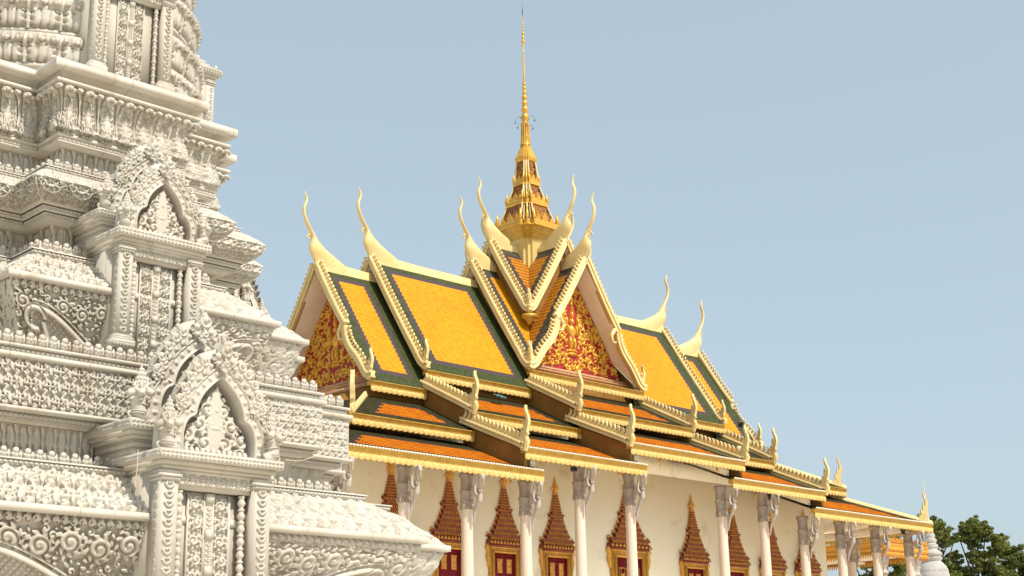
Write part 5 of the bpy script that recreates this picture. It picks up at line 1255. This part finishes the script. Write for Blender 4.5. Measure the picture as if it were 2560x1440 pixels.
# ================================================================== SMALL THINGS
bell_mb = MB(); lathe(bell_mb, [(.005, .28), (.012, .05), (.03, .02), (.055, -.02), (.07, -.09), (.085, -.14), (.08, -.15), (.02, -.13)], (0, 0), 14)
tube(bell_mb, [(0, 0, -.12), (0, 0, -.30)], .006, 4); extrude(bell_mb, [(0, -.28), (.075, -.38), (.055, -.48), (0, -.56), (-.055, -.48), (-.075, -.38)], lambda a, b, d: (a*.8, a*.6+d, b), .012)
N_ = ['first', 'second', 'third', 'fourth', 'fifth', 'sixth', 'seventh', 'eighth', 'ninth', 'tenth', 'last']
where = ['between the large stupa and the first column']+[f'between {N_[i]} and {N_[i+1]} columns from the large stupa' for i in (0, 1, 2, 3)]+['beside the fifth column from the large stupa, over bare wall', 'just before the sixth column from the large stupa']+[f'between {N_[i]} and {N_[i+1]} columns from the large stupa' for i in (5, 7, 8, 9)]
b0 = None
for (x, z), wh in zip(((36.67, 11.09), (40.19, 10.91), (43.43, 10.96), (46.9, 11.98), (50.32, 11.98), (53.23, 12.88), (57.56, 12.86), (60.57, 11.8), (67.52, 11.04), (70.75, 10.9), (74.4, 10.97)), where):
    if b0 is None: b0 = bell_mb.build('wind_bell', GILT); b = b0
    else: b = b0.copy(); COL.objects.link(b)
    b.location = (x, 44.82, z+.16); tag(b, 'golden bell under the eave '+wh, 'bell', 'wind bells hanging under the eaves')
def spot(name, x, y, z, label, m=DARK, s=1., yawd=-.6):
    mb = MB(); extrude(mb, [(-.16, -.08), (-.10, -.12), (.10, -.13), (.18, -.16), (.18, .10), (-.12, .10), (-.17, .05)], lambda a, b, d: (d*s, -a*s, b*s), .24); extrude(mb, [(-.02, -.28), (.02, -.28), (.02, -.11), (-.02, -.11)], lambda a, b, d: (d*s, a*s, b*s), .30)
    o = mb.build(name, m); o.location = (x, y, z); o.rotation_euler = (0, 0, yawd); return tag(o, label, 'lamp', 'floodlights fixed about the temple')
spot('floodlight', 47.85, 45.3, 12.25, 'black floodlight on the fourth column from the large stupa'); spot('floodlight', 62.36, 45.2, 12.15, 'black floodlight on the seventh column from the large stupa')
spot('floodlight', 74.75, 45.2, 11.25, 'black floodlight on the last column, farthest from the large stupa'); spot('floodlight', 67.9, 51.0, 17.45, 'black floodlight low on a slanting gable bargeboard above the golden roofs')
spot('floodlight', 63.3, 47.6, 14.9, 'boxy yellow floodlight beside a flame finial on the low roof', CREAMGOLD, 1.7, -.9)
mb = MB(); g = np.random.default_rng(2); A, B = np.meshgrid(np.linspace(0, 1, 9), np.linspace(0, 1, 6), indexing='ij')
V = np.stack([47.5+A*.7-B*.1, 50.15-B*.35, 16.24-B*.16-A*.05+.10*g.random(A.shape)], -1); grid(mb, V); V2 = V.copy(); V2[..., 2] -= .03; grid(mb, V2, flip=True)
tag(mb.build('tarpaulin', TARP), 'crumpled teal sheet lying on the middle roof below the golden eave', 'sheet')
pl0 = tag(empty('weed', (7.19, 13.90, 6.96)), 'little bright green weed rooted in the stupa beside the upper naga head', 'plant'); mb = MB(); g = np.random.default_rng(4)
for j in range(16):
    a = g.uniform(0, 6.28); L_ = g.uniform(.06, .15); e = np.array([math.cos(a)*L_*.7-.02, -abs(math.sin(a))*L_*.6-.03, g.uniform(-.02, .14)]); s_ = np.cross(e, (0, .3, 1)); s_ = s_/np.linalg.norm(s_)*.018; m_ = e*.55+np.array([0, 0, .02])
    t_ = np.full((4, 3), g.random()); mb.add(np.array([e*.1, m_+s_, e, m_-s_]), np.array([[0, 1, 2, 3]]), tile=t_)
mb.build('leaves', LEAFB, pl0); mb = MB()
for j in range(4): tube(mb, smooth_path([(0, .05, -.03), (.01*j-.02, -.02, .0), (.03*j-.05, -.06, .07)], 6), .004, 4)
mb.build('stem', BARK, pl0)
mb = MB(); tube(mb, [(6.80, 11.84, 3.96), (6.795, 11.83, 3.8), (6.79, 11.845, 3.62)], .0035, 5); tag(mb.build('cord', WIRE), 'thin pale cord hanging straight down beside a stupa pilaster', 'cord')
mb = MB(); tube(mb, smooth_path([(8.44, 11.88, 4.04), (8.7, 11.98, 4.07), (9.0, 12.1, 4.18), (9.3, 12.25, 4.36)], 16), .0035, 5); tag(mb.build('cord', WIRE), 'slack pale cord slanting up from the lower entablature to the frieze of the stupa', 'cord')
